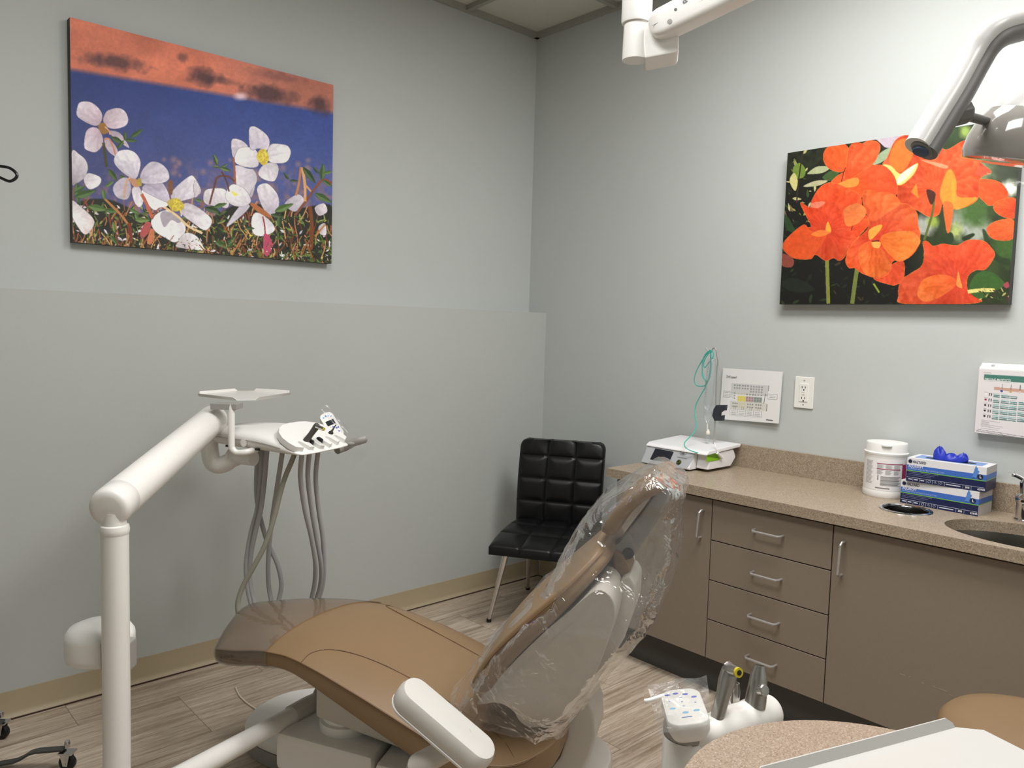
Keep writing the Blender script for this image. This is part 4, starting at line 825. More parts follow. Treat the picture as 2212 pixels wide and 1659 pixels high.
# ------------------------------------------------------------------ glove boxes
bw = M('box_white', rgb(222, 220, 222), 0.4, var=.01); bb = M('box_blue', rgb(62, 104, 186), 0.4, var=.05, vscale=30); bg = M('box_green', rgb(110, 176, 70), 0.4); bn = M('box_navy', rgb(24, 32, 72), 0.4, var=.05); gside = M('box_side_white', rgb(188, 184, 184), 0.4)
navy_ink = M('navy_ink', rgb(26, 32, 62), 0.5); pale = M('pale_blue_ink', rgb(168, 190, 226), 0.5); lineink = M('light_line_ink', rgb(196, 202, 216), 0.5)
def glovebox(pL, pR, z, h, dep, label):
    U = (pR-pL); U.z = 0; Wd = U.length; U.normalize(); I = Vector((-U.y, U.x, 0)); I = I if I.x > 0 else -I   # into the counter
    t = thing('glove_box', label, 'glove box', pL+U*Wd/2+I*dep/2, math.atan2(U.y, U.x), 'glove boxes on the counter')
    o = Vector((pL.x, pL.y, z)); zs = [0, .53, .575, .73, 1.0]
    zs = [0, .44, .475, .70, 1.0]; mats = [bn, bg, bb, bw, gside]
    mb = MB()
    for k in range(4):
        a, b_ = zs[k]*h, zs[k+1]*h
        P = lambda u, i, zz: o+U*u+I*i+Z*zz
        mb.add([P(0, 0, a), P(Wd, 0, a), P(Wd, 0, b_), P(0, 0, b_)], [(0, 1, 2, 3)], k)
        ms = 4 if k == 3 or (k == 0 and z < CZ+.01) else k
        mb.add([P(Wd, 0, a), P(Wd, dep, a), P(Wd, dep, b_), P(Wd, 0, b_)], [(0, 1, 2, 3)], ms)
        mb.add([P(0, dep, a), P(0, 0, a), P(0, 0, b_), P(0, dep, b_)], [(0, 1, 2, 3)], k)
        mb.add([P(Wd, dep, a), P(0, dep, a), P(0, dep, b_), P(Wd, dep, b_)], [(0, 1, 2, 3)], k)
    mb.add([P(0, 0, 0), P(0, dep, 0), P(Wd, dep, 0), P(Wd, 0, 0)], [(0, 1, 2, 3)], 0); mb.add([P(0, 0, h), P(Wd, 0, h), P(Wd, dep, h), P(0, dep, h)], [(0, 1, 2, 3)], 3)
    mb.build('carton', mats, t, fixn=False, ang=None)
    F_ = lambda u, v: o+U*(u*Wd)+Z*(v*h)-I*.0006
    text('HALYARD', F_(.075, .80), U, Z, .0125, navy_ink, t, fit=.040, bold=.02)
    MB().lathe(F_(.042, .86), -I, [(.0062, 0), (.0062, .0003)], 24).build('emblem', navy_ink, t)
    text('AQUASOFT', F_(.02, .605), U, Z, .0105, whiteink, t, fit=.046, bold=.015)
    text('POWDER-FREE NITRILE EXAM GLOVES', F_(.02, .515), U, Z, .0068, pale, t, fit=.108)
    MB().lathe(F_(.93, .60), -I, [(.0082, 0), (.0082, .0003)], 28).build('size_badge', navy_ink, t)
    text('L', F_(.921, .555)-I*.0005, U, Z, .0115, whiteink, t, bold=.03)
    text('300', F_(.755, .055), U, Z, .0085, whiteink, t, bold=.02); text('43935', F_(.905, .055), U, Z, .0085, whiteink, t, bold=.02)
    for r_ in range(3):
        y_ = .385-r_*.065; MB().add([F_(.025, y_), F_(.42-r_*.05, y_), F_(.42-r_*.05, y_+.022), F_(.025, y_+.022)], [(0, 1, 2, 3)]).build('fine_print', M('fine_blue_print', rgb(96, 104, 140), .5), t, fixn=False)
    for x in (.09, .175, .265, .345, .42, .50, .73, .83): MB().add([F_(x, .02), F_(x+.003, .02), F_(x+.003, .17), F_(x, .17)], [(0, 1, 2, 3)]).build('rule', lineink, t, fixn=False)
    MB().add([F_(.01, .17), F_(.99, .17), F_(.99, .182), F_(.01, .182)], [(0, 1, 2, 3)]).build('rule', lineink, t, fixn=False)
    for x in (.03, .105, .19): MB().add([F_(x, .075), F_(x+.05, .075), F_(x+.05, .12), F_(x, .12)], [(0, 1, 2, 3)]).build('pictogram', lineink, t, fixn=False)
    for x, n_ in ((.305, 16), (.382, 3), (.455, 4)):
        c_ = F_(x, .095); P_ = [c_+U*(.0042*math.cos(k*6.283/n_+1.57))+Z*(.0042*math.sin(k*6.283/n_+1.57)) for k in range(n_)]; MB().tube(P_+[P_[0]], .0005, 4).build('pictogram', lineink, t)
    MB().add([F_(.52, .075), F_(.70, .075), F_(.70, .115), F_(.52, .115)], [(0, 1, 2, 3)]).build('fine_print', lineink, t, fixn=False)
    gl = [(.0, .0), (.008, .005), (.016, .002), (.020, .014), (.026, .030), (.021, .031), (.020, .040), (.0165, .041), (.0155, .046), (.012, .045), (.0115, .040), (.009, .036), (.008, .027), (.006, .022), (.004, .010)]
    MB().prism([F_(.825, .50)+U*(x*.8)+Z*(y*.86)-I*.0002 for x, y in gl], -I*.0003).build('glove_picture', M('printed_glove_blue', rgb(84, 132, 200), .5), t)
    return t, o, U, I, Wd
pL, pR = atz(1944, 1085, CZ), atz(2112, 1116, CZ); hb = 0.0745
hb = (pL.z*0+onplane(1950, 1036, pL, Vector((1, 0, 0))).z-CZ)
glovebox(pL, pR, CZ, hb, 0.118, 'lower of the two stacked glove boxes, standing on the counter')
z2 = CZ+hb+.0005
pL, pR = atz(1957, 1038, z2), atz(2128, 1064, z2)
t, o, U, I, Wd = glovebox(pL, pR, z2, hb, 0.118, 'upper of the two stacked glove boxes, a blue glove poking out')
topz = z2+hb; P = lambda u, i, dz=0: Vector((o.x, o.y, topz+dz))+U*u+I*i
MB().prism([P(.015, .02, .0003), P(Wd-.02, .02, .0003), P(Wd-.02, .095, .0003), P(.015, .095, .0003)], Z*.0004).build('top_print', M('box_top_blue', rgb(120, 150, 200), .4, var=.1), t)
ov = [P(Wd*.5+.075*math.cos(k*.196), .05+.024*math.sin(k*.196), .0009) for k in range(32)]; MB().prism(ov, Z*.0004).build('opening', black, t)
# crumpled glove coming out of the slot
glm = M('blue_nitrile', rgb(34, 52, 168), 0.4, var=.12, vscale=40)
mb = MB(); c0 = P(Wd*.47, .045, .0016)
def lump(cu, rx, ry, rz, sx, n=22, ph=0):
    rows = []
    for j in range(12):
        f = j/11; rows.append([cu+U*(math.cos(2*math.pi*k/n)*rx*math.sqrt(max(.02, 1-f*f))+sx*f)+I*(math.sin(2*math.pi*k/n)*ry*math.sqrt(max(.02, 1-f*f)))+Z*(f*rz*(1+.22*math.sin(k*1.3+ph)+.12*math.sin(k*2.9+f*4))) for k in range(n)])
    mb.loft(rows)
lump(c0-U*.022, .022, .016, .034, -.006); lump(c0+U*.008, .030, .018, .020, .004, ph=2); lump(c0+U*.034, .022, .014, .024, .012, ph=4)
gl_o = mb.build('disposable_glove', glm, ang=80); tag(gl_o, 'crumpled blue glove sticking out of the upper glove box', 'glove')
# ------------------------------------------------------------------ dental chair; local x runs from foot to head, local y away from the camera
CO = Vector((-1.943, -0.851, 0)); CRZ = math.radians(-58)
CA = Vector((math.cos(CRZ), math.sin(CRZ), 0)); CN = Vector((-CA.y, CA.x, 0))
chair = thing('dental_chair', 'tan leather dental chair on a light grey base, reclined', 'dental chair', CO, CRZ)
def cw(s, t, z): return CO+CA*s+CN*t+Z*z
def onside(x, y, t):
    p = onplane(x, y, CO+CN*t, CN); d = p-CO; return d.dot(CA), p.z
def interp(tab, s):
    if s <= tab[0][0]: return tab[0][1:]
    for a, b_ in zip(tab[:-1], tab[1:]):
        if s <= b_[0]:
            f = (s-a[0])/(b_[0]-a[0]); return tuple(u*(1-f)+v*f for u, v in zip(a[1:], b_[1:]))
    return tab[-1][1:]
#            s      seam    bottom  half-width skew   dome
SEAT = [(-0.035, 0.402, 0.382, 0.125, -0.36, 0.012), (-0.028, 0.412, 0.374, 0.150, -0.36, 0.022), (0.0, 0.421, 0.374, 0.165, -0.35, 0.030), (0.08, 0.434, 0.385, 0.184, -0.22, 0.036), (0.15, 0.446, 0.399, 0.194, -.1, .038), (0.22, 0.455, 0.408, 0.203, 0, 0.038), (0.29, .457, .409, .211, .05, .038), (0.35, 0.451, 0.398, 0.220, 0.1, 0.040), (0.42, 0.434, 0.370, 0.230, 0.1, 0.042), (0.54, 0.397, 0.322, 0.247, 0.08, 0.045), (0.62, 0.367, 0.287, 0.257, 0.05, 0.047), (0.70, 0.335, 0.252, 0.264, 0.03, 0.046), (0.79, 0.300, 0.218, 0.266, 0.0, 0.040), (0.86, 0.290, 0.208, 0.258, 0, 0.034), (0.92, 0.300, 0.220, 0.240, 0, 0.028), (0.97, 0.326, 0.252, 0.205, 0, 0.022), (1.0, 0.338, 0.280, 0.165, 0, 0.016)]
SX = [r[0] for r in SEAT]
def seat_pt(s, t, top=True, lift=0.0):
    zs, zb, w, sk, dm = interp(SEAT, s); u = max(-1, min(1, t/w))
    return cw(s+sk*t, t, zs+dm*(1-abs(u)**2.6)+lift)
us = [-1, -.985, -.95, -.88, -.74, -.55, -.3, 0, .3, .55, .74, .88, .95, .985, 1]
def bolster(s, u):
    # padded side bolsters: a shallow valley runs along the middle of the seat part
    k = max(0, min(1, (s-.42)/.15)); return -k*0.016*math.exp(-(u/.42)**2)+k*.004*math.exp(-((abs(u)-.72)/.16)**2)
rings = []
for s, zs, zb, w, sk, dm in SEAT:
    r = [cw(s+sk*u*w, u*w, zs+dm*(1-abs(u)**2.6)+bolster(s, u)) for u in us]
    r += [cw(s+sk*w, w, zs-.006), cw(s+sk*w, w*.995, zb+.012), cw(s+sk*w*.96, w*.96, zb), cw(s, 0, zb), cw(s-sk*w*.96, -w*.96, zb), cw(s-sk*w, -w*.995, zb+.012), cw(s-sk*w, -w, zs-.006)]
    rings.append(r)
MB().loft(rings).build('seat_cushion', tan, chair, ang=180, sub=2)
def side_line(s, side, dz, off=0.001):
    zs, zb, w, sk, dm = interp(SEAT, s); return cw(s+sk*side*w, side*(w+off), zs+dz)
ss = np.linspace(-0.02, 0.95, 50)
for side in (-1, 1): MB().tube([side_line(float(s), side, -.001, .0005) for s in ss], .0017, 6).build('piping', tan_dark, chair)
def surf(s, t, lift=.0005):
    zs, zb, w, sk, dm = interp(SEAT, s); u = max(-1, min(1, t/w)); return cw(s+sk*t, t, zs+dm*(1-abs(u)**2.6)+bolster(s, u)+lift-.001)
for side in (-1, 1):
    P_ = cr([Vector((.355, .218, 0)), Vector((.362, .185, 0)), Vector((.40, .155, 0)), Vector((.48, .135, 0)), Vector((.60, .13, 0)), Vector((.74, .14, 0)), Vector((.84, .165, 0)), Vector((.90, .225, 0))], 8)
    MB().tube([surf(p.x, side*p.y) for p in P_], .0014, 6).build('seam', tan_dark, chair)
MB().tube([surf(.86, t) for t in np.linspace(-.15, .15, 16)], .0012, 6).build('seam', tan_dark, chair)
# underside pan and lift
MB().loft([[cw(s+sk*t, t, z) for t, z in ((-w*.8, zb-.002), (w*.8, zb-.002), (w*.66, zb-.03), (-w*.66, zb-.03))] for s, zs, zb, w, sk, dm in SEAT[4:-2]]).build('seat_pan', shellm, chair, bevel=.006)
# backrest cushion
BK = [(0.787, 0.447, .235, .046), (0.791, 0.474, .247, .056), (0.831, 0.547, .250, .060), (0.885, 0.612, .250, .060), (0.959, 0.686, .246, .056), (1.000, 0.726, .236, .050), (1.035, 0.763, .212, .044), (1.060, 0.790, .178, .042), (1.076, 0.805, .140, .036)]
rings = []; fr_pts = []
for i, (s, z, w, th) in enumerate(BK):
    a = BK[max(0, i-1)]; b_ = BK[min(len(BK)-1, i+1)]; d = Vector((b_[0]-a[0], 0, b_[1]-a[1])).normalized(); nx, nz = d.z, -d.x   # rearward normal
    q = lambda t, off: cw(s+nx*off, t, z+nz*off)
    r = [q(t*w, -.016*(1-abs(t)**2.2)) for t in (-1, -.97, -.85, -.6, -.3, 0, .3, .6, .85, .97, 1)]
    r += [q(w*1.0, th*.5), q(w*.97, th), q(0, th*1.02), q(-w*.97, th), q(-w*1.0, th*.5)]
    rings.append(r); fr_pts.append((q(-w*1.003, .010), q(w*1.003, .010)))
MB().loft(rings).build('backrest', tan, chair, ang=180, sub=2)
for k in (0, 1): MB().tube(cr([f[k] for f in fr_pts[1:]], 5), .0012, 6).build('seam', tan_dark, chair)
# headrest
HD = [(1.060, 0.822, .118, .034), (1.074, 0.860, .130, .041), (1.104, 0.906, .132, .038), (1.143, 0.946, .132, .040), (1.176, 0.968, .130, .042), (1.200, 0.978, .126, .044), (1.217, 0.977, .112, .038), (1.229, 0.970, .085, .026)]
rings = []
for i, (s, z, w, th) in enumerate(HD):
    a = HD[max(0, i-1)]; b_ = HD[min(len(HD)-1, i+1)]; d = Vector((b_[0]-a[0], 0, b_[1]-a[1])).normalized(); nx, nz = d.z, -d.x
    q = lambda t, off: cw(s+nx*off, t, z+nz*off)
    rings.append([q(t*w, .010*(1-abs(t)**2)) for t in (-1, -.9, -.6, 0, .6, .9, 1)]+[q(w*1.03, th*.5), q(w*.96, th), q(0, th+.004), q(-w*.96, th), q(-w*1.03, th*.5)])
MB().loft(rings).build('headrest', tan, chair, ang=180, sub=2)
# headrest bracket and glide bar
MB().prism([cw(s, -.035, z) for s, z in ((1.075, .77), (1.10, .79), (1.15, .865), (1.19, .93), (1.225, .935), (1.215, .90), (1.18, .83), (1.14, .76), (1.11, .735))], CN*.07).build('headrest_bracket', greyp, chair, bevel=.008)
hb_ = MB().lathe(cw(1.125, -.045, .765), CN, [(.012, 0), (.014, .006), (.014, .084), (.012, .09)], 20).build('headrest_knob', dark, chair)
MB().prism([cw(s, -.05, z) for s, z in ((1.085, .775), (1.115, .765), (1.135, .725), (1.120, .700), (1.09, .722))], CN*.1).build('knuckle_cover', tan, chair, bevel=.01)
# back shell: side cheeks with a lobe at the bottom and a spine behind
front = [(.805, .424), (.872, .512), (.958, .612), (1.030, .684), (1.075, .728)]
rear = [(1.108, .715), (1.118, .665), (1.098, .580), (1.060, .470), (1.012, .395), (.985, .366), (.950, .348), (.918, .346), (.896, .366), (.884, .396), (.862, .417), (.838, .424), (.815, .418)]
poly = front+rear
def shell_t(s, z):
    # half width shrinks toward the rear
    best = min(math.hypot(s-a, z-b_) for a, b_ in [(f[0]+(g[0]-f[0])*k/6, f[1]+(g[1]-f[1])*k/6) for f, g in zip(front[:-1], front[1:]) for k in range(7)])
    return .222-.55*max(0, best-.02)
P_ = [(p.x, p.y) for p in cr([Vector((a, b_, 0)) for a, b_ in poly], 3, True)]
n = len(P_); near = [cw(a, -shell_t(a, b_), b_) for a, b_ in P_]; far = [cw(a, shell_t(a, b_), b_) for a, b_ in P_]
pd('back_shell', near+far, [tuple(range(n)), tuple(range(2*n-1, n-1, -1))]+[(i, i+n, (i+1) % n+n, (i+1) % n) for i in range(n)], shellm, chair, bevel=.008, ang=50)
spine = [(.968, .402), (.985, .372), (1.000, .366), (1.045, .415), (1.085, .480), (1.128, .565), (1.150, .640), (1.150, .700), (1.135, .722), (1.115, .715), (1.09, .62), (1.02, .48)]
MB().prism([cw(a, -.075, b_) for a, b_ in spine], CN*.15).build('back_spine', shellm, chair, bevel=.012)
col_ = [(.962, .384), (.990, .374), (1.042, .400), (1.062, .352), (1.066, .296), (1.052, .245), (1.02, .17), (.99, .10), (.86, .10), (.93, .16), (.975, .23), (.990, .285), (.984, .330)]
MB().prism([cw(a, -.062, b_) for a, b_ in col_], CN*.135).build('back_support', shellm, chair, bevel=.01)
# base: foot, middle box, rear pump cover, dark kick strips
def slab(name, outline, z0, z1, mat, bev=.01, par=None): return MB().prism([cw(a, b_, z0) for a, b_ in outline], Z*(z1-z0)).build(name, mat, par or chair, bevel=bev)
foot = [(p.x, p.y) for p in cr([Vector((-.055, .16, 0)), Vector((-.03, .27, 0)), Vector((.05, .345, 0)), Vector((.2, .36, 0)), Vector((.9, .33, 0)), Vector((1.03, .24, 0)), Vector((1.05, .13, 0)), Vector((.95, .02, 0)), Vector((.3, -.01, 0)), Vector((.1, .0, 0)), Vector((-.02, .06, 0))], 5, True)]
slab('base_plate', [(a*.985+.005, b_*.98+.004) for a, b_ in foot], 0, .045, greyp, .004)
slab('base_cover', foot, .046, .085, white, .012)
slab('lower_kick', [(.195, -.108), (.86, -.16), (.86, .22), (.195, .22)], 0, .075, greyp, .01)
slab('pump_cover', [(.19, -.115), (.50, -.15), (.50, .23), (.19, .23)], .0765, .190, white, .02)
slab('rear_cover', [(.506, -.15), (.865, -.17), (.865, .23), (.506, .23)], .0765, .175, white, .014)
pod = [(1.0+.095*math.cos(k*.2618), .045+.13*math.sin(k*.2618)) for k in range(24)]
slab('rear_pod_foot', pod, 0, .10, shellm, .004); slab('rear_pod', pod, .1015, .185, shellm, .012)
MB().lathe(cw(.36, -.02, .19), Z, [(.075, 0), (.075, .025), (.066, .028), (.066, .06)], 40).build('lift_collar', white, chair)
MB().prism([cw(s, -.09, z) for s, z in ((.30, .235), (.55, .19), (.80, .16), (.80, .20), (.55, .25), (.30, .35))], CN*.2).build('lift_link', shellm, chair, bevel=.01)
# armrest on the near side
AT = -.40
pA, pB = onside(893, 1505, AT), onside(1030, 1622, AT)
dA = Vector((pB[0]-pA[0], 0, pB[1]-pA[1])); La = dA.length; dA.normalize(); nA = Vector((-dA.z, 0, dA.x))
def ar(l, t, h): return cw(pA[0]+dA.x*l+nA.x*h, AT+t, pA[1]+dA.z*l+nA.z*h)
ra_ = .047
def stad(r, h): return [ar(La+math.cos(a)*r*.8, math.sin(a)*r, h) for a in np.linspace(-1.5708, 1.5708, 12)]+[ar(-math.cos(a)*r*.8, -math.sin(a)*r, h) for a in np.linspace(-1.5708, 1.5708, 12)]
armm = M('armrest_grey_white', rgb(206, 203, 197), 0.42, var=.02)
a_o = MB().loft([stad(ra_*.86, -.026), stad(ra_*.97, -.020), stad(ra_, -.006), stad(ra_*.99, .008), stad(ra_*.86, .019), stad(ra_*.45, .0225)]).build('armrest', armm, chair, ang=50)
MB().loft([stad(ra_*.93, -.030), stad(ra_*.99, -.0275), stad(ra_*.99, -.0235), stad(ra_*.9, -.021)]).build('armrest_base', white, a_o, ang=50)
e1 = ar(La*.74, 0, -.03); e2 = dp(905, 1652, depth(e1)-.01); e3 = cw(.60, -.13, .12)
MB().tube([e1+(e1-e2).normalized()*.05, e2, e3], [.022, .025, .025], 16).build('armrest_bracket', shellm, chair)
# ------------------------------------------------------------------ clear toe cover
tc_m = film('toe_cover_film', (0.84, 0.82, 0.78), 0.15, 0.06, 0.12, 9, 0.05)
rings = []; us2 = [-1, -.985, -.95, -.88, -.74, -.55, -.3, 0, .3, .55, .74, .88, .95, .985, 1]
for s in [-.034, -.028, 0, .04, .08, .12, .15, .19, .222]:
    zs, zb, w, sk, dm = interp(SEAT, s); f = max(0, (s)/.222); k = f*f
    def ss_(u, base): return cw(base+(sk*u*w)+k*(.06+.06*u), u*(w+.003), 0)
    r = []
    for u in us2:
        s2 = s+k*(.055+.055*u); zs2, zb2, w2, sk2, dm2 = interp(SEAT, s2); p = cw(s2+sk2*u*w2, u*(w2+.003), zs2+dm2*(1-abs(u)**2.6)+.003); r.append(p)
    def low(u, dz):
        s2 = s+k*(.055+.055*u); zs2, zb2, w2, sk2, dm2 = interp(SEAT, s2); return cw(s2+sk2*u*w2, u*(w2+.004), zb2+dz)
    r += [low(1, .012), low(.96, -.003), low(0, -.003), low(-.96, -.003), low(-1, .012)]
    rings.append(r)
mb = MB(); mb.loft(rings, cap=False); mb.add(rings[0], [tuple(range(len(rings[0])))])
o = mb.build('toe_cover', tc_m, None, ang=180, sub=1); tag(o, 'clear shiny plastic cover over the foot end of the dental chair', 'plastic cover')
# ------------------------------------------------------------------ clear bag over the back and headrest
bag_m = film('bag_film', (0.93, 0.925, 0.92), 0.085, 0.05, 0.9, 11, 0.05)
ST = [((1036, 1442), (1258, 1512), .285, -.05), ((1068, 1402), (1290, 1468), .288, -.05), ((1102, 1362), (1325, 1425), .288, -.06), ((1166, 1292), (1395, 1347), .284, -.06), ((1200, 1268), (1424, 1310), .272, -.06), ((1226, 1218), (1443, 1270), .25, -.05), ((1266, 1140), (1466, 1200), .200, -.04), ((1318, 1080), (1468, 1125), .180, -.03), ((1372, 1044), (1472, 1080), .170, -.02), ((1418, 1016), (1482, 1056), .155, -.01), ((1440, 1006), (1482, 1034), .10, 0)]
rings = []; NB = 60
for i, (fp, rp, w, tp) in enumerate(ST):
    f = onside(*fp, tp); r = onside(*rp, tp); F_ = Vector((f[0], f[1], 0)); R_ = Vector((r[0], r[1], 0)); F_ = F_+(F_-R_).normalized()*.020; mid = (F_+R_)/2; ha = (R_-F_)/2; rg = []
    for k in range(NB):
        a = 2*math.pi*k/NB; c_, s_ = math.cos(a), math.sin(a); e = .50
        cc = math.copysign(abs(c_)**e, c_); s2 = math.copysign(abs(s_)**e, s_)
        P_ = mid-ha*cc; rg.append(cw(P_.x, s2*w, P_.y))
    rings.append(rg)
dense = []
for i in range(len(rings)-1):
    for k in range(6):
        t_ = k/6; p0 = rings[max(0, i-1)]; p1 = rings[i]; p2 = rings[i+1]; p3 = rings[min(len(rings)-1, i+2)]
        dense.append([0.5*((2*b1)+(c1-a1)*t_+(2*a1-5*b1+4*c1-d1)*t_*t_+(3*b1-a1-3*c1+d1)*t_**3) for a1, b1, c1, d1 in zip(p0, p1, p2, p3)])
dense.append(rings[-1])
for j, rg in enumerate(dense):
    cen = sum(rg, Vector())/len(rg); am = min(1, (j+2)/8)*min(1, (len(dense)-j)/6)
    for k, p in enumerate(rg):
        d = (p-cen).normalized()
        wv = noise.noise(Vector((k*.33, j*.11, 3.1)))*.010+noise.noise(Vector((k*.9+j*.35, j*.22, 7.7)))*.007+abs(noise.noise(Vector((k*.45-j*.25, j*.3, 1.7))))*.010
        rg[k] = p+d*wv*am
bag = MB(); bag.loft(dense, cap=False); bag.add(dense[-1], [tuple(range(NB))])
# knotted corners at the top
for (x, y), tip, tt in (((1340, 1078), (1365, 1031), .08), ((1458, 1040), (1470, 1044), -.05), ((1420, 1026), (1423, 1014), .0)):
    b0 = onside(x, y, tt); e0 = onside(*tip, tt); b0v, e0v = cw(b0[0], tt, b0[1]), cw(e0[0], tt, e0[1]); w_ = (e0v-b0v).cross(CN).normalized()
    bag.add([b0v-w_*.018-CN*.01, b0v+w_*.018, b0v+CN*.03, e0v, e0v+CN*.012+w_*.006], [(0, 1, 3), (1, 2, 4, 3), (2, 0, 3, 4)])
# loose hem hanging below the shell
hem = []
for k in range(NB+1):
    p0 = dense[0][k % NB]; p1 = p0.copy(); wz = .012+.02*max(0, math.sin(k*.42))+.012*noise.noise(Vector((k*.5, 1, 2)))
    hem.append((p0, p0-CA*.014-Z*wz))
bag.add([q for h_ in hem for q in h_], [(2*i, 2*i+1, 2*i+3, 2*i+2) for i in range(NB)])
o = bag.build('headrest_bag', bag_m, None, ang=60, fixn=False); tag(o, 'crinkled clear plastic bag pulled over the dental chair backrest and headrest', 'plastic bag')
# ------------------------------------------------------------------ delivery unit: post, arm and instrument head
PB = atz(254, 1752, .2); zt_ = zon(PB.x, PB.y, 1150); dpost = depth(Vector((PB.x, PB.y, (zt_+.2)/2)))
AS = atz(700, 1508, .2)
du = thing('delivery_unit', 'white dental delivery unit on a post and arm, with tray and grey hoses', 'dental unit', (AS.x, AS.y, 0))
dA_ = (AS-PB); dA_.z = 0; Ld = dA_.length; dA_.normalize()
rp_ = .0285
MB().tube([PB+Z*.13, Vector((PB.x, PB.y, zt_))], rp_, 28).build('post', white_metal, du)
el = cr([PB+Z*.14, PB+Z*.09, PB+Z*.045+dA_*.012, PB+Z*.012+dA_*.05, PB+dA_*.10], 5)
arm = [PB+dA_*.10, AS-dA_*.10]
MB().tube(el+[arm[1]], [rp_]*len(el)+[.024], 28).build('support_arm', white_metal, du)
MB().tube([AS-dA_*.13, AS-dA_*.07, AS+dA_*.02], [.030, .031, .027], 8).build('arm_clamp', shellm, du, bevel=.004)
MB().tube([AS-dA_*.03+Z*.0, AS+dA_*.02+Z*.06, AS+dA_*.06+Z*.13], [.021, .023, .023], 16).build('pivot_neck', greyp, du)
Pt_ = Vector((PB.x, PB.y, zt_))
MB().lathe(Pt_, Z, [(rp_, -.004), (rp_*1.05, 0), (rp_*1.07, .008), (rp_*1.0, .016), (rp_*.85, .018), (rp_*.80, .045)], 28).build('post_collar', white_metal, du)
A1 = dp(258, 1078, dpost+.01); A2 = dp(462, 904, 2.40)
ax = (A2-A1).normalized(); ra1 = .0445
e0 = A1-ax*.060
MB().lathe(e0, ax, [(.001, -.003), (ra1*.6, -.0022), (ra1*.82, .000), (ra1*.93, .005), (ra1*.985, .013), (ra1, .022), (ra1, .062), (ra1*.985, .063)], 40).build('arm_end_cap', white_metal, du)
La_ = (A2-e0).length
MB().lathe(e0, ax, [(ra1*.98, .0635), (ra1, .065), (ra1*.985, La_-.01), (ra1*.9, La_+.004), (ra1*.6, La_+.012), (.001, La_+.014)], 40).build('flex_arm', white_metal, du)
text('a-dec', e0-ax*.0052+RH*(-.014)-Z*.008, RH, Z, .012, M('embossed_grey', rgb(214, 211, 205), .5), du, fit=.028)
dh = 2.42
yoke = cr([dp(452, 945, dh), dp(453, 972, dh), dp(459, 998, dh), dp(475, 1005, dh), dp(495, 997, dh), dp(520, 985, dh)], 6)
MB().tube(yoke, [.0265]*(len(yoke)-6)+[.024]*6, 20).build('yoke', white_metal, du)
# head frame: hx toward the doctor, hy away from the camera
hxv = (RH*.91-FH*.41).normalized(); hyv = Z.cross(hxv)
HO = dp(600, 944, 2.43)
def hp_(x, y, z): return HO+hxv*x+hyv*y+Z*z
prof = [(-.208, .105, .026, -.030, 0), (-.198, .122, .034, -.040, 0), (-.15, .135, .036, -.040, 0), (-.08, .145, .043, -.043, 0), (0, .150, .043, -.043, 0), (.07, .152, .034, -.045, 0), (.13, .152, .015, -.045, 0), (.175, .148, -.008, -.043, 0), (.20, .138, -.022, -.039, 0), (.208, .118, -.028, -.035, 0)]
prof = [(x*.93, w*.84, a*.82, b_*.72, 0) for x, w, a, b_, _ in prof]
rings = []
for x, w, zt2, zb2, _ in prof:
    rg = []
    for k in range(32):
        a = 2*math.pi*k/32; c_, s_ = math.cos(a), math.sin(a); e = .55
        yy = math.copysign(abs(c_)**e, c_)*w; zz = math.copysign(abs(s_)**.75, s_); zc = (zt2+zb2)/2; hz_ = (zt2-zb2)/2
        rg.append(hp_(x, yy, zc+zz*hz_))
    rings.append(rg)
MB().loft(rings).build('head_body', white, du, ang=60, sub=1)
mb = MB(); line_ = [hp_(x, -w*1.0-.0006, (zt2+zb2)/2+.002) for x, w, zt2, zb2, _ in prof[1:7]]; mb.tube(cr(line_, 4), .0009, 5); mb.build('seam', greyp, du)
MB().lathe(hp_(-.02, -.1255, -.004), -hyv, [(.012, 0), (.012, .0012), (.0, .0014)], 24).build('button', white, du)
for x in (-.085, .03): MB().obox(hp_(x, -.122, -.020), hxv, hyv, Z, .008, .003, .003).build('vent_slot', black, du, bevel=.001)
cpl = dp(500, 985, 2.42); MB().lathe(cpl-hxv*.005, hxv, [(.020, 0), (.024, .002), (.024, .012), (.0215, .014)]+[(.0215+(.001 if k % 2 else 0), .018+k*.006) for k in range(14)], 24).build('swivel_coupler', white, du)
# holder plate with five open slots
ft = math.radians(24); fx_ = (hxv*math.cos(ft)-Z*math.sin(ft)); fz_ = (Z*math.cos(ft)+hxv*math.sin(ft))
FO = hp_(.088, .0, .036)
def fp_(x, y, z=0): return FO+fx_*x*.80+hyv*y*.76+fz_*z
out = [(-.040, -.03), (-.034, -.07), (-.018, -.108), (.010, -.140), (.045, -.160), (.085, -.166), (.115, -.160)]
ysl = [-.112, -.056, 0, .056, .112]
xe = .150
fr = []
for y_ in ysl:
    dpt = .060
    fr += [(xe-.012-abs(y_)*.10+.004, y_-.017), (xe-dpt+.012, y_-.012)]+[(xe-dpt+.006-.010*math.cos(a), y_+.010*math.sin(a)) for a in (-1.0, -.5, 0, .5, 1.0)]+[(xe-dpt+.012, y_+.012), (xe-.012-abs(y_)*.10+.004, y_+.017)]
out2 = [(.115, .160), (.085, .166), (.045, .160), (.010, .140), (-.018, .108), (-.034, .07), (-.040, .03)]
plate = out+fr+out2
MB().prism([fp_(x, y, -.016) for x, y in plate], fz_*.019).build('handpiece_holder', white, du, bevel=.003, segs=2)
for y_ in ysl[1:3]: MB().obox(fp_(xe-.050, y_, .0), fx_, hyv, fz_, .009, .0065, .008).build('holder_insert', black, du, bevel=.002)
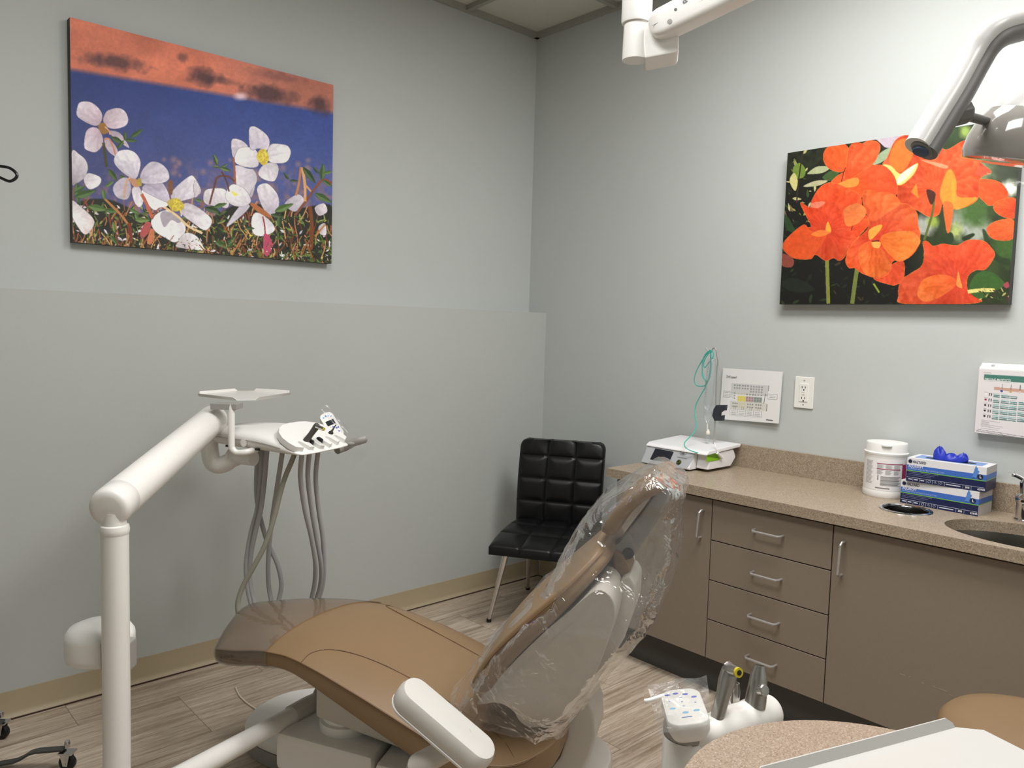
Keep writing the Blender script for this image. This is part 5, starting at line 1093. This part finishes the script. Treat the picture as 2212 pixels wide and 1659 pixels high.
# touchpad beyond the holder
TLp, TRp, BRp, BLp = [dp(x, y, d) for x, y, d in ((690, 897, 2.58), (714, 887, 2.60), (748, 936, 2.56), (716, 952, 2.54))]
tx = (TRp-TLp).normalized(); ty = (TLp-BLp); ty = (ty-tx*ty.dot(tx)).normalized(); tn = tx.cross(ty); tcn = (TLp+TRp+BRp+BLp)/4; tw, th_ = ((TRp-TLp).length+(BRp-BLp).length)/2, ((TLp-BLp).length+(TRp-BRp).length)/2
tpd = MB().prism([tcn+tx*a+ty*b_-tn*.02 for a, b_ in rrect(tw, th_, tw*.35)], tn*.02).build('touchpad', white, du, bevel=.003)
def tq(u, v, h=.0006): return tcn+tx*((u-.5)*tw)+ty*((.5-v)*th_)+tn*h
MB().prism([tq(.2, .32), tq(.8, .32), tq(.8, .5), tq(.2, .5)], tn*.0004).build('display', scr, tpd)
icb = M('icon_blue', rgb(92, 130, 200), .5); icl = M('icon_light_blue', rgb(130, 190, 226), .5); icd = M('icon_dark_blue', rgb(70, 90, 190), .5)
for u, v, m_ in ((.25, .16, icl), (.45, .13, icb), (.62, .15, icb), (.78, .2, icb), (.3, .58, icb), (.5, .58, icb), (.68, .66, icd), (.8, .66, icd), (.4, .7, icb), (.7, .8, icd), (.5, .84, icb)):
    MB().lathe(tq(u, v, .0004), tn, [(.0032, 0), (.0032, .0004)], 12).build('icon', m_, tpd)
# grab handle at the far corner
hd = cr([dp(728, 972, 2.50), dp(742, 966, 2.52), dp(760, 957, 2.52), (dp(778, 951, 2.52)), dp(791, 947, 2.53)], 5)
hnd = MB().tube(hd, [.014]*5+[.0155]*5+[.014]*(len(hd)-12)+[.012, .009], 18).build('grab_handle', greyp, du)
MB().lathe(dp(757, 958, 2.505), (CAM-dp(757, 958, 2.5)), [(.009, 0), (.009, .002), (.006, .003)], 20, sx=.5, sy=1.5).build('brake_button', greyp, hnd)
# tray on its bracket
trc = [atz(411, 854, 1.062), atz(532, 868, 1.062), atz(643, 851, 1.062), atz(531, 844, 1.062)]
def tray(q, par, h, cut, mat, lipout=.008, sides=(0, 1, 2, 3)):
    c = sum(q, Vector())/4; mb = MB(); base = []; lips = []
    for i in range(4):
        a, b_ = q[i], q[(i+1) % 4]; p1 = a+(b_-a)*cut; p2 = b_+(a-b_)*cut; base += [p1, p2]; lips.append((p1, p2))
    mb.prism(base, Z*.0022)
    for i, (p1, p2) in enumerate(lips):
        if i not in sides: continue
        d = (p2-p1).normalized(); o_ = d.cross(Z); o_ = o_ if o_.dot((p1+p2)/2-c) > 0 else -o_; L_ = (p2-p1).length
        mb.prism([p1+Z*.0005, p2+Z*.0005, p2+o_*lipout*.5+Z*h*.55-d*L_*.01, p2+o_*lipout+Z*h-d*L_*.04, p1+o_*lipout+Z*h+d*L_*.04, p1+o_*lipout*.5+Z*h*.55+d*L_*.01], -o_*.002)
    return mb.build('tray', mat, par)
tray(trc, du, .010, .16, white_metal)
trb = dp(490, 869, 2.33); MB().obox(Vector((trb.x, trb.y, 1.062-.0105)), RH, FH, Z, .039, .03, .009).build('tray_bracket', greyp, du, bevel=.002)
td = 2.31
ts = cr([dp(500, 873, td), dp(500, 955, td), dp(502, 970, td), dp(512, 978, td), dp(532, 977, td), dp(555, 970, td+.02)], 6)
MB().tube(ts, .0098, 14).build('tray_stem', white_metal, du)
# hoses
HS = [
 ([(557,979),(554,1032),(555,1078),(564,1125),(579,1175),(599,1218),(608,1261),(602,1297),(594,1330)], 2.46, 2.56, hosem),
 ([(567,981),(564,1032),(556,1098),(542,1151),(532,1214),(534,1264),(542,1304),(551,1335)], 2.44, 2.53, hosem),
 ([(576,981),(572,1032),(564,1098),(552,1148),(542,1198),(539,1247),(546,1291),(560,1335)], 2.42, 2.53, hosem),
 ([(609,984),(599,1049),(589,1115),(582,1171),(579,1231),(582,1277),(594,1330)], 2.40, 2.56, hosem),
 ([(635,984),(612,1042),(592,1118),(572,1178),(546,1228),(526,1264),(514,1300),(516,1330),(524,1349)], 2.34, 2.345, hosem2),
 ([(652,982),(649,1032),(658,1098),(672,1158),(681,1214),(680,1257),(673,1292),(668,1310)], 2.32, 2.57, hosem),
 ([(668,981),(665,1032),(673,1098),(683,1158),(693,1214),(693,1257),(685,1290),(679,1310)], 2.38, 2.59, hosem),
 ([(687,976),(682,1032),(688,1098),(697,1158),(700,1214),(698,1257),(690,1290),(684,1310)], 2.44, 2.60, hosem)]
for pts, d0, d1, m_ in HS:
    n_ = len(pts); P_ = [dp(x, y, d0+(d1-d0)*min(1, 1.25*(i/(n_-1)))) for i, (x, y) in enumerate(pts)]
    P_ = [dp(pts[0][0]+2, pts[0][1]-16, d0)]+P_
    MB().tube(cr(P_, 7), .0076, 12).build('hose', m_, du)
# grey clip and pod carried by the post
pz = zon(PB.x, PB.y, 1424); pc_ = Vector((PB.x, PB.y, pz))+FH*.075-RH*.075
pod_ = [pc_+RH*(.075*math.copysign(abs(math.cos(a))**.85, math.cos(a)))+FH*(.066*math.sin(a)) for a in np.linspace(0, 6.2832, 40)[:-1]]
def scl(k, dz): return [pc_+(p-pc_)*k+Z*dz for p in pod_]
MB().loft([scl(.86, -.034), scl(.97, -.028), scl(1, -.016), scl(1, .022), scl(.985, .030), scl(.86, .044), scl(.55, .054), scl(.2, .057)]).build('light_pod', white, du, ang=50)
MB().obox(Vector((PB.x, PB.y, pz+.002))+FH*.024-RH*.006, RH, FH, Z, rp_+.005, .019, .034).build('post_clip', greyp, du, bevel=.006)
# handpieces resting in the holder
def handpiece(label, name, base, tip, prof, mat, group=None):
    base, tip = Vector(base), Vector(tip); a = (tip-base); L_ = a.length
    t = thing(name, label, 'dental handpiece', base); MB().lathe(base, a, [(r, h*L_) for r, h in prof], 20).build('sleeve', mat, t, ang=50); return t, a.normalized(), L_
gun = M('gunmetal', rgb(120, 118, 114), .32, metal=.9, var=.05)
t, a, L_ = handpiece('grey suction handpiece lying in the near slot of the delivery head', 'suction_handpiece', dp(658, 957, 2.315), dp(684, 921, 2.32), [(.0095, 0), (.0105, .15), (.0085, .5), (.0095, .85), (.0105, 1), (.009, 1.1), (.004, 1.15)], gun)
e = dp(684, 921, 2.312); e2 = dp(699, 927, 2.30); MB().tube([e, e2], [.0065, .0055], 16).build('tip_socket', chrome, t); MB().tube([e2, e2+(e2-e).normalized()*.002], .0052, 16).build('seal_ring', M('yellow_seal', rgb(200, 190, 60), .5), t)
t, a, L_ = handpiece('thin scaler tip with black base standing in a slot of the delivery head', 'scaler_handpiece', dp(711, 942, 2.44), dp(716, 933, 2.44), [(.008, 0), (.0085, .3), (.007, 1), (.005, 1.1)], black)
MB().tube([dp(715, 934, 2.44), dp(719, 928, 2.44), dp(726, 917, 2.44)], [.005, .0028, .0015], 12).build('tip', gun, t)
# barrier film on the handle
bf = film('barrier_film', (.93, .93, .92), .04, .10, .12, 20, .06)
def sheet(name, corners, label, cat, n=10, amp=.004, mat=None, group=None):
    a, b_, c_, d_ = [Vector(p) for p in corners]; nr = (b_-a).cross(d_-a).normalized(); V = []
    for j in range(n+1):
        for i in range(n+1):
            u, v = i/n, j/n; V.append((a*(1-u)+b_*u)*(1-v)+(d_*(1-u)+c_*u)*v+nr*noise.noise(Vector((u*3.3+a.x*9, v*3.1, a.z*7)))*amp*2)
    F = [(j*(n+1)+i, j*(n+1)+i+1, (j+1)*(n+1)+i+1, (j+1)*(n+1)+i) for j in range(n) for i in range(n)]
    o = pd(name, V, F, mat or bf, None, ang=180, fixn=False); tag(o, label, cat, group); return o
sheet('barrier_film', (dp(746, 958, 2.49), dp(793, 948, 2.49), dp(793, 985, 2.49), dp(764, 1007, 2.49)), 'scrap of clear film hanging from the grey handle of the delivery head', 'film')
sheet('touchpad_film', (dp(690, 884, 2.585), dp(706, 874, 2.60), dp(752, 925, 2.56), dp(752, 948, 2.55)), 'clear film stuck on the small touchpad of the delivery head', 'film', amp=.002)
# ------------------------------------------------------------------ assistant unit: post, touchpad and horizontal holder
AD = 1.40
ab = dp(1481, 1590, AD); pr_ = .0405
au = thing('assistant_unit', 'white assistant arm with touchpad and round instrument bar, by the speckled table', 'dental unit', (ab.x, ab.y, 0))
MB().lathe((ab.x, ab.y, 0), Z, [(.085, 0), (.085, .02), (.06, .03), (pr_, .035), (pr_, ab.z-.0), (pr_*.97, ab.z+.002)], 36).build('post', white_metal, au)
MB().lathe((ab.x, ab.y, ab.z+.003), Z, [(pr_*.95, 0), (pr_*1.0, .004), (pr_*1.0, .018), (pr_*.96, .022)], 36).build('swivel_ring', greyp, au)
bar0, bar1 = dp(1528, 1585, AD-.01), dp(1663, 1536, AD+.10)
ba = (bar1-bar0).normalized(); Lb_ = (bar1-bar0).length; br = .033
MB().tube(cr([ab+Z*-.02, ab+Z*.005+(bar0-ab)*.3, bar0-ba*.0, bar0+ba*.05], 6), [.038]*6+[.03]*6+[.028]*6+[br], 24).build('bar_elbow', white_metal, au)
MB().lathe(bar0, ba, [(.026, 0), (br, .035), (br*1.03, .06), (br*1.0, Lb_*.55), (br*1.08, Lb_*.8), (br*1.08, Lb_-.012), (br*.96, Lb_-.002), (br*.5, Lb_+.004), (.001, Lb_+.005)], 32).build('instrument_bar', white_metal, au)
TC = [dp(x, y, d) for x, y, d in ((1428, 1492, 1.46), (1506, 1489, 1.45), (1534, 1555, 1.33), (1444, 1572, 1.33))]
tcn = sum(TC, Vector())/4; tx = ((TC[1]-TC[0])+(TC[2]-TC[3])).normalized(); ty = ((TC[0]-TC[3])+(TC[1]-TC[2])); ty = (ty-tx*ty.dot(tx)).normalized(); tn = tx.cross(ty)
tw = ((TC[1]-TC[0]).length+(TC[2]-TC[3]).length)/2*1.06; th_ = ((TC[0]-TC[3]).length+(TC[1]-TC[2]).length)/2*1.06
def pad(k, h): return [tcn+tx*a*k+ty*b_*k+tn*h for a, b_ in rrect(tw, th_, tw*.33, 6)]
ap = MB().loft([pad(.55, -.045), pad(.80, -.038), pad(.97, -.022), pad(1, -.008), pad(.985, -.001), pad(.95, .001)]).build('touchpad', white, au, ang=50)
for px, py, m_, r_ in ((1442, 1502, icd, .0052), (1459, 1498.5, icd, .0052), (1480, 1499.5, icd, .0052), (1499, 1505, icd, .0052), (1453, 1531, icl, .0056), (1481, 1539, icl, .0056), (1505, 1534, icl, .0056), (1446, 1515, icb, .002), (1471, 1506.5, icb, .002), (1473, 1516, icb, .0022), (1477, 1525, icb, .002), (1502, 1517, icb, .002)):
    p = onplane(px, py, tcn+tn*.0011, tn); MB().lathe(p, tn, [(r_, 0), (r_, .0004)], 20, sx=.62, sy=1.0, ref=ty).build('icon', m_, ap)
MB().obox(onplane(1484, 1548.5, tcn+tn*.0013, tn), tx, ty, tn, .009, .0011, .0002).build('icon', icb, ap)
MB().loft([[tcn+tx*a*.42+ty*(b_*.42-.01)+tn*(-.045) for a, b_ in rrect(tw, th_, tw*.33, 6)], [Vector((ab.x, ab.y, ab.z+.026))+RH*a*.34+FH*b_*.34 for a, b_ in rrect(tw, th_, tw*.33, 6)]]).build('touchpad_neck', white, au, ang=60)
hv = (dp(1578, 1440, AD+.03)-dp(1547, 1556, AD+.03))
silver = M('satin_metal', rgb(176, 173, 168), .26, metal=.95, var=.05)
g3 = 'instruments on the assistant bar'
b0, b1 = dp(1549, 1552, AD-.0), dp(1577, 1447, AD+.02)
t = thing('suction_valve', 'tall metal suction valve with a yellow ring, on the white bar', 'dental handpiece', b0, 0, g3); a = b1-b0; L_ = a.length
MB().lathe(b0, a, [(.0125, -.06*L_), (.0125, .3*L_), (.0135, .55*L_), (.016, .75*L_), (.0155, .92*L_), (.0150, 1.0*L_), (.013, 1.04*L_), (.005, 1.06*L_)], 24).build('sleeve', silver, t, ang=60)
e, e2 = dp(1579, 1447, AD+.012), dp(1593, 1452, AD-.005)
MB().tube([dp(1572, 1443, AD+.02), e, e2], [.0125, .0105, .0095], 20).build('tip_socket', silver, t); MB().tube([e2, e2+(e2-e).normalized()*.005], .0088, 20).build('seal_ring', M('yellow_ring', rgb(206, 190, 40), .45), t); e3 = e2+(e2-e).normalized()*.0052; MB().tube([e3, e3+(e2-e).normalized()*.0006], .0048, 16).build('bore', black, t)
b0, b1 = dp(1585, 1533, AD+.07), dp(1590, 1475, AD+.07); a = b1-b0; L_ = a.length
t = thing('saliva_ejector', 'short slim metal saliva ejector between two taller handpieces', 'dental handpiece', b0, 0, g3)
MB().lathe(b0, a, [(.0085, -.12*L_), (.0085, 0), (.0095, .1*L_), (.0090, .7*L_), (.0068, .9*L_), (.0068, 1.0*L_), (.0045, 1.0*L_), (.0045, .9*L_)], 20).build('sleeve', silver, t, ang=50)
MB().tube(cr([dp(1574, 1497, AD+.06), dp(1575, 1515, AD+.06), dp(1582, 1526, AD+.06), dp(1598, 1528, AD+.06)], 5), .0026, 10).build('lever', chrome, t)
b0, b1 = dp(1632, 1517, AD+.06), dp(1642, 1437, AD+.07); a = b1-b0; L_ = a.length
t = thing('suction_handpiece', 'metal suction handle with open round mouth and side knob', 'dental handpiece', b0, 0, g3)
MB().lathe(b0, a, [(.0195, -.12*L_), (.0195, .08*L_), (.0180, .35*L_), (.0155, .75*L_), (.0105, .97*L_), (.0105, 1.0*L_), (.0078, 1.0*L_), (.0072, .8*L_), (.001, .78*L_)], 24).build('sleeve', silver, t, ang=50)
kn = dp(1647, 1491, AD+.045); MB().lathe(kn, (CAM-kn).normalized()+RH*.7, [(.0105, -.006), (.0105, .006), (.009, .008), (.001, .0085)], 24).build('knob', silver, t)
sheet('touchpad_film', (dp(1398, 1478, 1.47), dp(1526, 1456, 1.47), dp(1540, 1560, 1.31), dp(1424, 1586, 1.31)), 'clear film square laid over the assistant touchpad', 'film', amp=.003)
st_ = MB().tube(cr([dp(1393, 1515, 1.40), dp(1405, 1511, 1.40), dp(1432, 1502, 1.42)], 4), [.004, .0045, .004]+[.003]*6, 10).build('adhesive_tab', M('white_tab', rgb(240, 240, 238), .4)); tag(st_, 'small white tab sticking out left of the assistant touchpad', 'tab')
# ------------------------------------------------------------------ speckled round table, tray and stool in the foreground
TZ = .72
tpts = [atz(x, y, TZ) for x, y in ((1480, 1652), (1700, 1556), (1960, 1582))]
(ax_, ay_), (bx_, by_), (cx2, cy2) = [(p.x, p.y) for p in tpts]
d_ = 2*(ax_*(by_-cy2)+bx_*(cy2-ay_)+cx2*(ay_-by_))
ux = ((ax_**2+ay_**2)*(by_-cy2)+(bx_**2+by_**2)*(cy2-ay_)+(cx2**2+cy2**2)*(ay_-by_))/d_; uy = ((ax_**2+ay_**2)*(cx2-bx_)+(bx_**2+by_**2)*(ax_-cx2)+(cx2**2+cy2**2)*(bx_-ax_))/d_
TR = math.hypot(ax_-ux, ay_-uy)
lam2 = speckle('speckled_table_laminate', rgb(151, 133, 115), rgb(120, 102, 85), rgb(178, 163, 147), 560, .4)
t = thing('cart_table', 'round speckled table top in the right foreground, cut by the frame', 'table', (ux, uy, 0))
MB().lathe((ux, uy, TZ-.03), Z, [(TR*.99, 0), (TR, .002), (TR, .028), (TR*.995, .03), (.001, .03)], 96).build('table_top', lam2, t)
MB().lathe((ux, uy, 0), Z, [(.03, .03), (.03, TZ-.031)], 24).build('column', white_metal, t); MB().lathe((ux, uy, 0), Z, [(TR*.8, 0), (TR*.8, .02), (.06, .035)], 40).build('foot', white_metal, t)
# white instrument tray lying on the round table
E_ = Vector((-1.548, -2.638, TZ+.001)); tu = Vector((-.949, .316, 0)); tv = Vector((-.316, -.949, 0))
q = [E_, E_+tu*.46, E_+tu*.46+tv*.30, E_+tv*.30]
o = tray(q, None, .017, .075, M('tray_white', rgb(192, 190, 186), .38, var=.01), .006, (0, 2)); tag(o, 'white lipped instrument tray lying on the speckled round table', 'tray')
# stool behind the table
sc_ = atz(2236, 1572, .485); SR = .185
t = thing('operator_stool', 'tan leather stool seat behind the tray, cut by the right edge', 'stool', (sc_.x, sc_.y, 0))
MB().lathe((sc_.x, sc_.y, .41), Z, [(SR*.9, 0), (SR*.98, .008), (SR, .03), (SR*.98, .055), (SR*.9, .070), (SR*.7, .078), (SR*.3, .081), (.001, .0815)], 48).build('seat', tan, t, ang=60)
MB().lathe((sc_.x, sc_.y, .0), Z, [(.028, .05), (.028, .25), (.020, .251), (.020, .41)], 24).build('gas_lift', greyp, t)
for k in range(5):
    a = k*1.2566+.3; d = Vector((math.cos(a), math.sin(a), 0)); c = Vector((sc_.x, sc_.y, 0))
    lg = MB().tube([c+Z*.075+d*.02, c+Z*.062+d*.19], [.018, .012], 10).build('leg', greyp, t)
    MB().lathe(c+d*.19+Z*.0255-Vector((-d.y, d.x, 0))*.01, Vector((-d.y, d.x, 0)), [(.02, 0), (.025, .003), (.025, .017), (.02, .02)], 18).build('caster', black, lg)
# ------------------------------------------------------------------ dental light on its looped yoke
LD = 1.45
lt = thing('dental_light', 'white dental light with looped grey handle frame, top right corner', 'dental light', dp(2205, 345, LD))
pth = cr([dp(1990, 322, LD-.03), dp(2033, 252, LD-.02), dp(2070, 192, LD-.01), dp(2104, 130, LD), dp(2128, 92, LD), dp(2160, 66, LD), dp(2212, 50, LD+.01), dp(2330, 20, LD+.03)], 8)
def offp(pts, k):
    o = []
    for i, p in enumerate(pts):
        d = (pts[min(len(pts)-1, i+1)]-pts[max(0, i-1)]).normalized(); nn_ = d.cross(CF).normalized(); o.append(p+nn_*k)
    return o
lg_ = M('light_arm_white', rgb(214, 213, 211), .28, coat=.3, var=.02); lgd = M('light_arm_grey', rgb(112, 110, 108), .42, var=.04)
up_ = offp(pth, .0090); dn_ = offp(pth, -.0125)
MB().tube(up_, .0225, 22).build('yoke_cover', lg_, lt); MB().tube(dn_, .0190, 22).build('yoke_grip', lgd, lt)
en = (pth[0]-pth[3]).normalized(); c_ = (up_[0]+dn_[0])/2
cp_ = MB().lathe(c_, en, [(.0225, -.006), (.0228, .001), (.019, .004), (.001, .005)], 28, sy=.8).build('end_cap', lgd, lt)
MB().lathe(c_+en*.0035, (en+CU*-.35).normalized(), [(.015, 0), (.014, .003), (.001, .004)], 24).build('blue_pad', M('slate_blue', rgb(58, 78, 104), .5), cp_, label='slate blue end pad')
MB().lathe(dp(2069, 246, LD+.004), (dp(2098, 240, LD)-dp(2060, 250, LD)), [(.018, -.014), (.022, -.008), (.022, .012), (.019, .022)], 8).build('pivot_knob', lgd, lt, bevel=.002)
MB().tube([dp(2085, 250, LD+.02), dp(2132, 262, LD+.03)], .0085, 12).build('head_arm', lgd, lt)
_v = ray(2218, 352).normalized(); hax = (CU*.957+CR*.29); hax = (hax-_v*(hax.dot(_v)-.06)).normalized(); hc = dp(2218, 352, LD+.06)
def hring(r, h): return (r, h)
pxm = LD/FPX
shield = M('smoky_plastic', rgb(150, 146, 140), .10, spec=.6, var=.08, vscale=9, coat=.5)
MB().lathe(hc, hax, [(.001, -.004), (.095, -.004), (.113, -.001), (.117, .012), (.114, .04), (.105, .068), (.088, .095), (.066, .112)], 56, cap=False).build('shield', shield, lt)
MB().lathe(hc+hax*.004, hax, [(.100, .050), (.0935, .080), (.080, .108), (.070, .128), (.055, .148), (.035, .160), (.001, .165)], 56, cap=False).build('head_cap', lg_, lt)
sheet('light_barrier_film', (dp(2122, 334, LD-.052), dp(2214, 350, LD-.055), dp(2222, 408, LD-.05), dp(2106, 378, LD-.05)), 'clear film strip hanging under the dental light head', 'film', amp=.002)
# ------------------------------------------------------------------ overhead arm at the top
AD2 = 2.0; k2 = AD2/FPX
oa = thing('overhead_arm', 'white overhead support arm with upright joint, at the top edge', 'support arm', dp(1372, 130, AD2))
cxy = dp(1373, 95, AD2); zb_ = zon(cxy.x, cxy.y, 131); zm_ = zon(cxy.x, cxy.y, 52)
MB().lathe((cxy.x, cxy.y, zb_), Z, [(.001, 0), (27.5*k2, 0), (28*k2, .004), (26.5*k2, zm_-zb_)], 36).build('joint_body', white, oa)
MB().lathe((cxy.x, cxy.y, zm_), Z, [(31*k2, 0), (32.5*k2, .006), (32.5*k2, .075), (28*k2, .078), (28*k2, HC-zm_-.0)], 36).build('joint_collar', white, oa)
bl_ = [(1386, 52), (1402, 44), (1466, 40), (1467, 104), (1462, 113), (1392, 126)]
MB().prism([dp(x, y, AD2-.03) for x, y in bl_], CF*.085+CR*.015).build('joint_block', white, oa, bevel=.006)
aA, aB = dp(1424, 58, AD2-.035), dp(1665, -62, AD2-.14); ad_ = (aB-aA).normalized(); an_ = ad_.cross(CF).normalized(); af_ = ad_.cross(an_).normalized()
def sec(c, h, d_): return [c+an_*a+af_*b_ for a, b_ in rrect(2*h, 2*d_, h*.45, 5)]
La2 = (aB-aA).length
MB().loft([sec(aA-ad_*.022, .012, .02), sec(aA-ad_*.018, .022, .03), sec(aA-ad_*.006, .031, .038), sec(aA+ad_*.01, .034, .04), sec(aA+ad_*(La2*.35), .036, .04), sec(aB, .037, .04)]).build('arm_beam', white, oa, ang=50)
fa_ = -af_ if af_.dot(CF) > 0 else af_
fa_ = af_ if af_.dot(CF) < 0 else -af_
up2 = an_ if an_.dot(CU) > 0 else -an_
MB().tube([aA-ad_*.012+fa_*.0385-up2*.003, aA+ad_*La2*.9+fa_*.0405-up2*.003], .0007, 5).build('seam', greyp, oa)
MB().lathe(aA+ad_*.052+fa_*.0395+up2*.006, fa_, [(.0038, 0), (.0038, .0012), (.002, .0012)], 16).build('screw', gun, oa)
MB().lathe(aA+ad_*.030+fa_*.0395-up2*.014, fa_, [(.0062, 0), (.0062, .0012), (.001, .0016)], 18).build('pin_cap', greyp, oa)
text('a-dec', aA+ad_*.072+fa_*.0412+up2*.010, ad_, up2, .030, M('logo_grey', rgb(110, 112, 118), .5), oa, bold=.01)
# ------------------------------------------------------------------ drip stand at the left edge
hub = Vector((-2.63, -.50, 0)); ds = thing('drip_stand', 'black wheeled drip stand at the left edge, mostly out of frame', 'stand', hub)
iron = M('dark_grey_powder_coat', rgb(62, 62, 60), .45, var=.05)
w2, w1 = atz(146, 1646, .0235), atz(3, 1580, .0235)
d2 = depth(w2)
MB().lathe(hub, Z, [(.03, .06), (.035, .065), (.035, .11), (.014, .13), (.0125, .135), (.0125, 1.62)], 24).build('pole', chrome, ds)
leg_pts = [hub+Z*.07+Vector((.02, 0, 0)), dp(-20, 1653, d2), dp(32, 1644, d2), dp(48, 1637, d2), dp(66, 1626, d2), dp(80, 1622, d2), dp(139, 1617, d2)]
def flatbar(pts, w_, h_):
    rg = []
    for i, p in enumerate(pts):
        d = (pts[min(len(pts)-1, i+1)]-pts[max(0, i-1)]).normalized(); s_ = d.cross(Z).normalized(); u_ = s_.cross(d); rg.append([p+s_*w_+u_*h_, p-s_*w_+u_*h_, p-s_*w_-u_*h_, p+s_*w_-u_*h_])
    return MB().loft(rg)
def caster(w, toward, leg):
    ax_ = toward; s_ = ax_
    MB().lathe(w-s_*.009, s_, [(.006, 0), (.020, .001), (.0235, .004), (.0235, .014), (.020, .017), (.006, .018)], 28).build('wheel', black, leg)
    top_ = w+Z*.030; back_ = Z.cross(s_)*.006
    MB().obox(top_, s_, Z.cross(s_), Z, .017, .020, .0025).build('swivel_plate', chrome, leg, bevel=.001)
    for k in (-1, 1): MB().prism([w+s_*.0135*k+Z.cross(s_)*x+Z*z for x, z in ((-.015, .028), (.013, .028), (.006, -.006), (-.006, -.006))], s_*.0015*k).build('fork_plate', chrome, leg, bevel=.0004, segs=1)
    MB().tube([w-s_*.0165, w+s_*.0165], .0035, 10).build('axle', chrome, leg)
    MB().lathe(w+Z*.046, Z, [(.007, 0), (.007, .008), (.0085, .009), (.007, .017), (.001, .020)], 16).build('acorn_nut', chrome, leg)
face = (CAM-w2); face.z = 0; face.normalize(); face = (face-RH*.5).normalized()
l2 = flatbar(leg_pts, .013, .003).build('leg', iron, ds, bevel=.001, segs=1); caster(w2, face, l2)
lp1 = [hub+Z*.07+Vector((.015, .015, 0)), (hub+w1)/2+Z*.055-Vector((0, 0, .0)), w1+Z*.052+(w1-hub).normalized()*0.0]
lp1 = [hub+Z*.07, Vector(((hub.x+w1.x)/2, (hub.y+w1.y)/2, .055)), Vector((w1.x, w1.y, .061))]
l1_ = flatbar(lp1, .013, .003).build('leg', iron, ds, bevel=.001, segs=1); caster(w1, face, l1_)
for ang in (-65, 109, 166, 223):
    d = Vector((math.cos(math.radians(ang)), math.sin(math.radians(ang)), 0)); w = hub+d*.295+Z*.0235
    lg = flatbar([hub+Z*.07+d*.02, hub+Z*.056+d*.16, hub+Z*.061+d*.30], .013, .003).build('leg', iron, ds, bevel=.001, segs=1); caster(w, Vector((-d.y, d.x, 0)), lg)
hd_ = 2.03; ph = Vector((hub.x, hub.y, 1.615))
MB().tube(cr([ph, ph+Z*.03, dp(-70, 352, hd_), dp(-30, 355, hd_), dp(0, 359, hd_), dp(18, 362, hd_), dp(30, 369, hd_), dp(36.5, 378, hd_), dp(33, 386, hd_), dp(22, 391.5, hd_), dp(12, 389, hd_), dp(0, 383.5, hd_), dp(-22, 375, hd_), dp(-40, 372, hd_)], 6), .0038, 12).build('hook', M('dark_chrome', rgb(70, 70, 72), .2, metal=.9), ds)
# ------------------------------------------------------------------ loose cords on the floor
cv = [atz(509, 1485, .003), atz(514, 1497, .003), atz(523, 1509, .003), atz(541, 1524, .003), atz(560, 1535, .004)]
o = MB().tube(cr(cv, 6), .0028, 8).build('cord', M('ivory_cord', rgb(214, 204, 184), .5)); tag(o, 'short ivory cord on the floor beside the dental chair base', 'cord')
cv = [atz(1300, 1399, .004), atz(1322, 1408, .004), atz(1338, 1407, .004), atz(1353, 1403, .004)]
o = MB().tube(cr(cv, 6), .0035, 8).build('cord', black); tag(o, 'black cord on the floor at the left end of the cabinets', 'cord')
# wall scuffs and a pencil mark on the lower wall
# ------------------------------------------------------------------ light
def troffer(name, cx, cy, lx, ly, power, label):
    t = thing(name, label, 'ceiling light', (cx, cy, HC-0.03), 0, 'ceiling panel lights')
    fr = MB()
    for a, b_ in (((cx-lx/2-.02, cy-ly/2-.02), (cx-lx/2, cy+ly/2+.02)), ((cx+lx/2, cy-ly/2-.02), (cx+lx/2+.02, cy+ly/2+.02)), ((cx-lx/2, cy-ly/2-.02), (cx+lx/2, cy-ly/2)), ((cx-lx/2, cy+ly/2), (cx+lx/2, cy+ly/2+.02))):
        fr.box((*a, HC-0.02), (*b_, HC-0.005))
    fr.build('frame', white_metal, t)
    em = M('light_diffuser', (0.8, 0.8, 0.8, 1), 0.5)
    em.node_tree.nodes['Principled BSDF'].inputs['Emission Color'].default_value = (1, 0.97, 0.92, 1)
    em.node_tree.nodes['Principled BSDF'].inputs['Emission Strength'].default_value = 1.5
    MB().box((cx-lx/2, cy-ly/2, HC-0.014), (cx+lx/2, cy+ly/2, HC-0.009)).build('diffuser', em, t)
    l = bpy.data.lights.new(name+'_lamp', 'AREA'); l.shape = 'RECTANGLE'; l.size = lx*0.96; l.size_y = ly*0.96; l.energy = power; l.color = (1.0, 0.99, 0.98)
    ob = bpy.data.objects.new('lamp', l); C.objects.link(ob); ob.parent = t; ob.location = (0, 0, 0.008)
troffer("ceiling_light", -0.98, -2.25, 0.58, 1.18, 41, "fluorescent ceiling panel above the counter")
troffer('ceiling_light', -2.20, -1.90, 0.58, 1.18, 24, 'fluorescent ceiling panel above the dental chair')
troffer('ceiling_light', -1.4, -4.0, 0.58, 1.0, 12, 'fluorescent ceiling panel near the entry')
w = bpy.data.worlds.new('w'); bpy.context.scene.world = w; w.use_nodes = True
w.node_tree.nodes['Background'].inputs[0].default_value = (0.9, 0.95, 1, 1); w.node_tree.nodes['Background'].inputs[1].default_value = 0.02
# ------------------------------------------------------------------ camera
cam = bpy.data.cameras.new('camera'); co = bpy.data.objects.new('camera', cam); C.objects.link(co)
cam.sensor_width = 36; cam.sensor_fit = 'HORIZONTAL'; cam.lens = FPX/IW*36; cam.clip_start = 0.02
R = Matrix((CR, CU, -CF)).transposed().to_4x4(); R.translation = CAM; co.matrix_world = R
sc = bpy.context.scene; sc.camera = co
vs = sc.view_settings; vs.view_transform = 'Standard'; vs.look = 'None'; vs.gamma = 1; vs.use_curve_mapping = False; vs.exposure = 0.15
